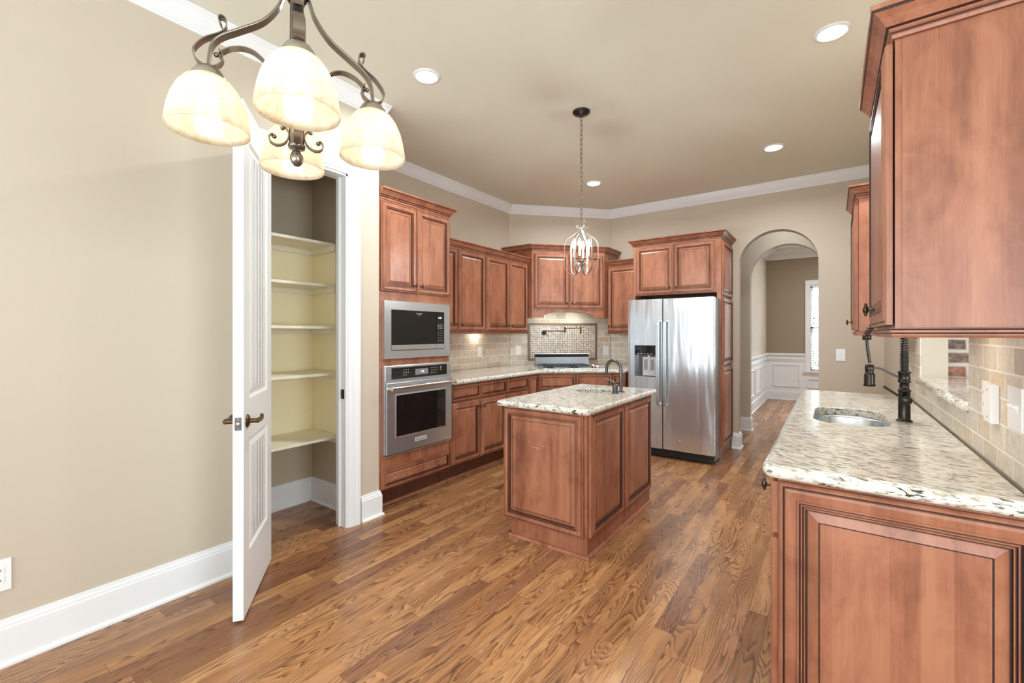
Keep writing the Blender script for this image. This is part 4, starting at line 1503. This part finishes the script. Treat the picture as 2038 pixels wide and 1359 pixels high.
o = raised_panel(MB(), 0, 0, 0.58, 0.825).build('cabinet_door', [M_wood, M_glaze], t, loc=(0.010, -0.0015, 1.372))
knob(o, 0.03, 0.06)
crown(t, [(0, 0), (0.60, 0), (0.60, 0.281)], 2.205)
rail(t, [(0, 0.281), (0, 0), (0.60, 0), (0.60, 0.281)], 1.3615)

# main faucet (spring pull-down)
t = thing('spring_faucet', 'tall black spring pull-down faucet beside the main sink', 'faucet', (0.275, 2.78, 0.935))
b = MB()
b.lathe([(0.031, 0.0), (0.031, 0.004), (0.025, 0.008), (0.023, 0.012), (0.0225, 0.140), (0.025, 0.142), (0.025, 0.148), (0.018, 0.150), (0.018, 0.182), (0.025, 0.184), (0.024, 0.190), (0.022, 0.192), (0.022, 0.226), (0.025, 0.228), (0.025, 0.234), (0.015, 0.236)], (0, 0, 0), 28)
b.cyl((0, 0, 0.0), (0, 0, 0.37), 0.011, 14)
b.build('column', M_bronze, t)
# spring
path = [V((0, 0, 0.236 + 0.15 * k / 12)) for k in range(13)]
hx = -0.138
path += [V((hx / 2 - hx / 2 * cos(a), 0, 0.386 + 0.080 * sin(a))) for a in [pi * k / 24 for k in range(1, 25)]]
path += [V((hx, 0, 0.386))]
# resample by length
seg = [0]
for i in range(1, len(path)):
    seg.append(seg[-1] + (path[i] - path[i - 1]).length)
tot = seg[-1]


def at(sv):
    for i in range(1, len(path)):
        if seg[i] >= sv:
            k = (sv - seg[i - 1]) / max(1e-9, seg[i] - seg[i - 1])
            return path[i - 1].lerp(path[i], k), (path[i] - path[i - 1]).normalized()
    return path[-1], (path[-1] - path[-2]).normalized()


pts = []
turn = 0.0
sv = 0.0
while sv < tot:
    p, tg = at(sv)
    nn = V((0, 1, 0))
    bb = tg.cross(nn)
    pts.append(p + (nn * cos(turn) + bb * sin(turn)) * 0.0155)
    pitch = 0.0060 if sv < 0.092 else 0.0125
    turn += 2 * pi / 10
    sv += pitch / 10
MB().tube(pts, 0.0020, 5).build('spring', M_bronze, t)
b = MB().tube([p for p in path], 0.008, 10)
b.tube(cat([(hx, 0, 0.386), (hx + 0.004, 0, 0.33), (hx + 0.012, 0, 0.27)], 5), 0.0065, 10)
b.lathe([(0.016, 0.382), (0.018, 0.384), (0.018, 0.405), (0.016, 0.407)], (hx, 0, 0), 16)
b.build('hose', M_bronze, t)
b = MB().lathe([(0.0, 0.262), (0.014, 0.262), (0.018, 0.258), (0.018, 0.232), (0.015, 0.225), (0.020, 0.218), (0.0215, 0.214), (0.0215, 0.170), (0.025, 0.158), (0.020, 0.156), (0.0, 0.156)], (hx + 0.010, 0, 0), 24)
b.build('spray_head', M_bronze, t)
b = MB().strap(cat([(-0.018, 0, 0.205), (-0.050, 0, 0.222), (-0.085, 0, 0.243), (hx + 0.022, 0, 0.247)], 6), (0, 1, 0), 0.018, 0.010)
b.build('docking_arm', M_bronze, t)
b = MB().ball((0.004, -0.040, 0.103), 0.022, 0.011, 0.020, 20)
b.cyl((0.0, 0.0, 0.103), (0.003, -0.038, 0.103), 0.016, 14)
b.tube([(-0.008, -0.034, 0.110), (-0.035, -0.036, 0.130), (-0.078, -0.038, 0.163)], [0.0045, 0.005, 0.006], 8)
b.build('lever', M_bronze, t)


# ------------------------------------------------------------------ plates
def plate(name, label, catg, loc, rotz, w=0.072, h=0.118, kind='outlet', gang=1, t_=0.006, group=None):
    """plate on a wall: local x along wall, facing -y"""
    t = thing(name, label, catg, loc, rotz, group)
    W_ = w + 0.046 * (gang - 1)
    MB().box(-W_ / 2, W_ / 2, -t_, 0, -h / 2, h / 2).build('cover_plate', M_plate, t, bevel=0.002)
    for g in range(gang):
        cx = (g - (gang - 1) / 2) * 0.046
        if kind == 'outlet':
            for z in (0.020, -0.020):
                b = MB().box(cx - 0.016, cx + 0.016, -t_ - 0.002, -t_, z - 0.014, z + 0.014)
                b.box(cx - 0.008, cx - 0.006, -t_ - 0.0024, -t_ - 0.0019, z - 0.003, z + 0.006, 1)
                b.box(cx + 0.006, cx + 0.008, -t_ - 0.0024, -t_ - 0.0019, z - 0.003, z + 0.006, 1)
                b.build('socket', [M_plate, M_dark], t)
        elif kind == 'switch':
            b = MB().box(cx - 0.006, cx + 0.006, -t_ - 0.001, -t_, -0.012, 0.012)
            b.add([(cx - 0.004, -t_, 0.0), (cx + 0.004, -t_, 0.0), (cx + 0.004, -t_ - 0.012, 0.008), (cx - 0.004, -t_ - 0.012, 0.008), (cx - 0.004, -t_, 0.010), (cx + 0.004, -t_, 0.010)],
                  [(0, 1, 2, 3), (3, 2, 5, 4), (0, 3, 4), (1, 5, 2)])
            b.build('toggle', M_plate, t)
        elif kind == 'rocker':
            MB().box(cx - 0.016, cx + 0.016, -t_ - 0.003, -t_, -0.033, 0.033).build('rocker', M_plate, t, bevel=0.001)
        else:
            b = MB()
            for z in (0.042, -0.042):
                b.lathe([(0.0, -t_ - 0.0006), (0.003, -t_ - 0.0006), (0.003, -t_)], (cx, 0, z), 8, 0, True, 'y')
            b.build('screw', M_gun, t)
    return t


plate('wall_outlet', 'white wall outlet low on the left wall at the photo edge', 'outlet', (XL, 0.240, 0.367), RL, 0.075, 0.128)
plate('wall_outlet', 'white outlet in the tile below the left wall cabinets', 'outlet', (XK + 0.008, 4.135, 1.13), RL, 0.078, 0.125)
pd = DA + DU * 0.118 + DN * 0.0085
plate('switch_plate', 'white switch plate in the tile left of the mosaic panel', 'switch', (pd.x, pd.y, 1.13), DANG, 0.078, 0.125, 'rocker', 1)
pd = DA + DU * 1.345 + DN * 0.0085
plate('wall_outlet', 'white outlet in the tile right of the mosaic panel', 'outlet', (pd.x, pd.y, 1.12), DANG, 0.078, 0.125)
plate('switch_plate', 'white light switch on the tan wall right of the arch', 'switch', (0.070, YF, 1.127), 0, 0.080, 0.125, 'switch')
plate('wall_outlet', 'white outlet on the right tile, farthest from the camera', 'outlet', (XR - 0.0085, 2.090, 1.133), -RL, 0.075, 0.118)
plate('blank_plate', 'white blank cover standing off the right tile between outlet and switch', 'cover plate', (XR - 0.0085, 1.993, 1.130), -RL, 0.075, 0.118, 'blank', 1, 0.020)
plate('switch_plate', 'white double switch plate on the right tile at the photo edge', 'switch', (XR - 0.0085, 1.800, 1.140), -RL, 0.072, 0.120, 'switch', 2)

# ------------------------------------------------------------------ recessed ceiling lights
first = None
for (x, y, lb) in [(-2.175, 2.05, 'round recessed ceiling light right of the chandelier'), (0.0, 3.09, 'round recessed ceiling light closest to the right cabinets'),
                   (-0.435, 4.685, 'round recessed ceiling light toward the arch'), (-2.185, 4.605, 'round recessed ceiling light beside the pendant chain near the corner')]:
    if first is None:
        t = thing('recessed_light', lb, 'ceiling light', (x, y, CEIL), 0, 'recessed ceiling lights')
        MB().lathe([(0.088, 0.0), (0.088, -0.005), (0.070, -0.009), (0.068, -0.004)], (0, 0, 0), 36).build('trim_ring', M_trim, t)
        MB().lathe([(0.068, -0.004), (0.060, -0.010), (0.04, -0.015), (0.02, -0.017), (0.0, -0.018)], (0, 0, 0), 24).build('lamp_lens', M_lens, t)
        first = t
    else:
        t = copy_tree(first)
        t.location = (x, y, CEIL)
        t['label'] = lb
    l = area('recessed_lamp', (x, y, CEIL - 0.03), (x, y, 0), 0.13, 0.13, 17, (0.92, 0.98, 1.0), 'DISK', 160)
    l.parent = None

# under-cabinet pucks
for (x, y, lb) in [(-3.37, 4.04, 'under-cabinet puck light below the left wall cabinets'), (0.235, 2.02, 'under-cabinet puck light below the nearest right cabinet')]:
    o = MB().lathe([(0.0, -0.012), (0.026, -0.012), (0.030, -0.008), (0.030, 0.0)], (0, 0, 0), 20).build('puck_light', M_puck, None, loc=(x, y, 1.3745 if x < 0 else 1.3615))
    tag(o, lb, 'light')

# ------------------------------------------------------------------ chandelier
CX, CY = -1.170, 0.631
t = thing('chandelier', 'bronze chandelier with four alabaster glass bowls hanging at upper left', 'chandelier', (CX, CY, 0))
vw = V((CX, CY)).normalized()
back = math.atan2(-0.585 * 0 + 0, 1)
F_ = V((-0.585, 0.811))
Rr = V((0.811, 0.585))
RA = 0.198
# the four arm directions: measured from the picture (lateral, depth)
ldirs = [V((-0.185, -0.092)), V((0.087, -0.171)), V((0.190, 0.093)), V((-0.094, 0.168))]
dirs = [(Rr * q.x + F_ * q.y).normalized() for q in ldirs]
b = MB()
b.cyl((0, 0, 2.25), (0, 0, 2.46), 0.012, 16)
b.lathe([(0.0, 2.215), (0.012, 2.22), (0.024, 2.24), (0.030, 2.27), (0.022, 2.30), (0.014, 2.33), (0.016, 2.40), (0.030, 2.44), (0.018, 2.46), (0.0, 2.46)], (0, 0, 0), 24)
b.cyl((0, 0, 1.90), (0, 0, 2.25), 0.008, 12)
b.build('stem', M_nickel, t)
b = MB()
b.lathe([(0.0, 1.842), (0.020, 1.844), (0.022, 1.852), (0.019, 1.856), (0.019, 1.898), (0.023, 1.902), (0.023, 1.910), (0.0, 1.912)], (0, 0, 0), 24)
b.ball((0, 0, 1.818), 0.017, 0.017, 0.022, 14)
b.build('lower_hub', M_nickel, t)
b = MB()
b.lathe([(0.0, CEIL - 0.001), (0.065, CEIL - 0.001), (0.062, CEIL - 0.015), (0.02, CEIL - 0.035), (0.0, CEIL - 0.035)], (0, 0, 0), 28)
b.build('ceiling_canopy', M_nickel, t)


def chain(b, x, y, z0, z1, pitch=0.034, r=0.0022, lw=0.009):
    z = z0
    k = 0
    while z < z1 - pitch * 0.5:
        zc = z + pitch * 0.62
        hl = pitch * 0.62
        pts = []
        for i in range(13):
            a = 2 * pi * i / 12
            px, pz = lw * cos(a), hl * sin(a)
            pts.append((x + (px if k % 2 else 0), y + (0 if k % 2 else px), zc + pz))
        b.tube(pts, r, 6, 0, False)
        z += pitch
        k += 1


b = MB()
chain(b, 0, 0, 2.455, CEIL - 0.04, 0.045, 0.003, 0.012)
b.build('chain', M_nickel, t)
ARM = [(0.012, 2.30), (0.026, 2.262), (0.034, 2.237), (0.046, 2.204), (0.080, 2.158), (0.133, 2.119), (0.173, 2.090), (0.192, 2.060), (0.198, 2.014), (0.198, 2.000)]
SCR = [(0.1700, 2.122), (0.1760, 2.134), (0.1718, 2.1437), (0.1606, 2.138), (0.1596, 2.1185), (0.1729, 2.100), (0.2049, 2.078), (0.2246, 2.0535), (0.2290, 2.0363), (0.2207, 2.0198), (0.2049, 2.011), (0.19, 2.011), (0.1729, 2.0233), (0.1667, 2.0415), (0.1749, 2.0581)]
LOW = [(0.170, 2.040), (0.176, 2.046), (0.1688, 2.0549), (0.1493, 2.0696), (0.1231, 2.0774), (0.1017, 2.0746), (0.0854, 2.065), (0.0712, 2.0494), (0.055, 2.01), (0.042, 1.965), (0.030, 1.935), (0.024, 1.912)]
CUR = [(0.0300, 1.900), (0.0205, 1.885), (0.0205, 1.868), (0.030, 1.852), (0.047, 1.845), (0.0615, 1.851), (0.065, 1.864), (0.058, 1.872), (0.052, 1.867)]
SH = [(0.024, 1.9885), (0.036, 1.984), (0.052, 1.972), (0.066, 1.953), (0.077, 1.928), (0.085, 1.898), (0.0895, 1.870), (0.091, 1.853), (0.0895, 1.850), (0.0868, 1.870), (0.0825, 1.898), (0.0745, 1.927), (0.0635, 1.951), (0.050, 1.9695), (0.024, 1.985)]
for i, d in enumerate(dirs):
    P3 = lambda r, z: (d.x * r, d.y * r, z)
    side = (-d.y, d.x, 0)
    b = MB()
    b.strap([P3(p.x, p.y) for p in cat([V(p) for p in ARM], 5)], side, 0.030, 0.005)
    arm = b.build('arm', M_nickel, t, bevel=0.0015)
    b = MB().strap([P3(p.x, p.y) for p in cat([V(p) for p in SCR], 5)], side, 0.024, 0.0025)
    b.ball(P3(0.1815, 2.046), 0.006, 0.006, 0.006, 10)
    b.build('scroll', M_nickel, arm)
    b = MB().strap([P3(p.x, p.y) for p in cat([V(p) for p in LOW], 5)], side, 0.024, 0.0025)
    b.strap([P3(p.x, p.y) for p in cat([V(p) for p in CUR], 5)], side, 0.016, 0.003)
    b.ball(P3(0.034, 1.893), 0.006, 0.006, 0.006, 10)
    b.ball(P3(0.053, 1.867), 0.006, 0.006, 0.006, 10)
    b.build('lower_scroll', M_nickel, arm)
    c = (d.x * RA, d.y * RA, 0)
    b = MB().lathe([(0.0, 2.012), (0.016, 2.012), (0.028, 2.004), (0.036, 1.992), (0.039, 1.979), (0.0385, 1.977), (0.0, 1.985)], c, 24)
    b.cyl((c[0], c[1], 1.945), (c[0], c[1], 1.982), 0.014, 14)
    b.build('socket_cap', M_strap, arm)
    b = MB().lathe(SH, c, 40)
    b.build('lamp_shade', M_shade, arm)
    b = MB().lathe([(0.0, 1.868), (0.014, 1.871), (0.024, 1.880), (0.029, 1.895), (0.026, 1.912), (0.017, 1.930), (0.0135, 1.944)], c, 20)
    b.build('bulb', M_bulb, arm)

# ------------------------------------------------------------------ pendant lantern over the island
t = thing('pendant_lantern', 'open cage pendant lantern on a chain above the island', 'pendant light', (-1.559, 3.069, 0.0161))
t.scale = (0.988, 0.988, 0.988)
b = MB().lathe([(0.0, 3.07 - 0.001), (0.066, 3.07 - 0.001), (0.066, 3.07 - 0.012), (0.050, 3.07 - 0.024), (0.015, 3.07 - 0.030), (0.008, 3.07 - 0.045), (0.0, 3.07 - 0.045)], (0, 0, 0), 28)
b.build('ceiling_canopy', M_bronze, t)
b = MB()
chain(b, 0, 0, 2.236, 3.07 - 0.045, 0.036)
b.build('chain', M_nickel, t)
b = MB()
b.tube([(0.030 * cos(a), 0, 2.215 + 0.030 * sin(a)) for a in [2 * pi * k / 20 for k in range(21)]], 0.003, 8)
b.lathe([(0.0, 2.195), (0.012, 2.192), (0.022, 2.178), (0.024, 2.168), (0.014, 2.160), (0.0, 2.158)], (0, 0, 0), 20)
for k in range(6):
    a = 2 * pi * k / 6 + 0.3
    b.strap([(r * cos(a), r * sin(a), z) for r, z in [(p.x, p.y) for p in cat([V(q) for q in [(0.012, 2.172), (0.034, 2.166), (0.058, 2.176), (0.064, 2.198), (0.052, 2.206)]], 4)]], (-sin(a), cos(a), 0), 0.009, 0.0022)
b.build('top_crown', M_strap, t)
RIB = [(0.010, 2.168), (0.030, 2.140), (0.075, 2.105), (0.110, 2.080), (0.128, 2.045), (0.130, 2.00), (0.130, 1.90), (0.128, 1.862), (0.112, 1.830), (0.088, 1.814), (0.060, 1.818), (0.038, 1.838), (0.030, 1.862), (0.036, 1.885), (0.050, 1.888), (0.056, 1.876)]
for k in range(6):
    a = 2 * pi * k / 6 + 0.62
    b = MB().strap([(p.x * cos(a), p.x * sin(a), p.y) for p in cat([V(q) for q in RIB], 4)], (-sin(a), cos(a), 0), 0.012, 0.0028)
    b.build('cage_rib', M_strap, t)
b = MB().lathe([(0.0, 1.868), (0.012, 1.872), (0.016, 1.885), (0.010, 1.895), (0.018, 1.905), (0.026, 1.910), (0.026, 1.916), (0.0, 1.918)], (0, 0, 0), 20)
b.cyl((0, 0, 1.85), (0, 0, 1.90), 0.006, 10)
b.build('lamp_hub', M_nickel, t)
for k in range(4):
    a = 2 * pi * k / 4 + 0.25
    cxx, cyy = 0.058 * cos(a), 0.058 * sin(a)
    b = MB().tube(cat([(0.010 * cos(a), 0.010 * sin(a), 1.905), (0.040 * cos(a), 0.040 * sin(a), 1.896), (cxx, cyy, 1.915), (cxx, cyy, 1.935)], 5), 0.003, 8)
    b.lathe([(0.014, 1.938), (0.018, 1.942), (0.010, 1.944), (0.0085, 1.946), (0.0085, 2.010), (0.0, 2.010)], (cxx, cyy, 0), 14)
    ca = b.build('candle_arm', M_strap, t)
    b = MB().lathe([(0.0045, 2.011), (0.010, 2.022), (0.0125, 2.035), (0.010, 2.052), (0.004, 2.070), (0.0, 2.078)], (cxx, cyy, 0), 12)
    b.build('bulb', M_flame, ca)
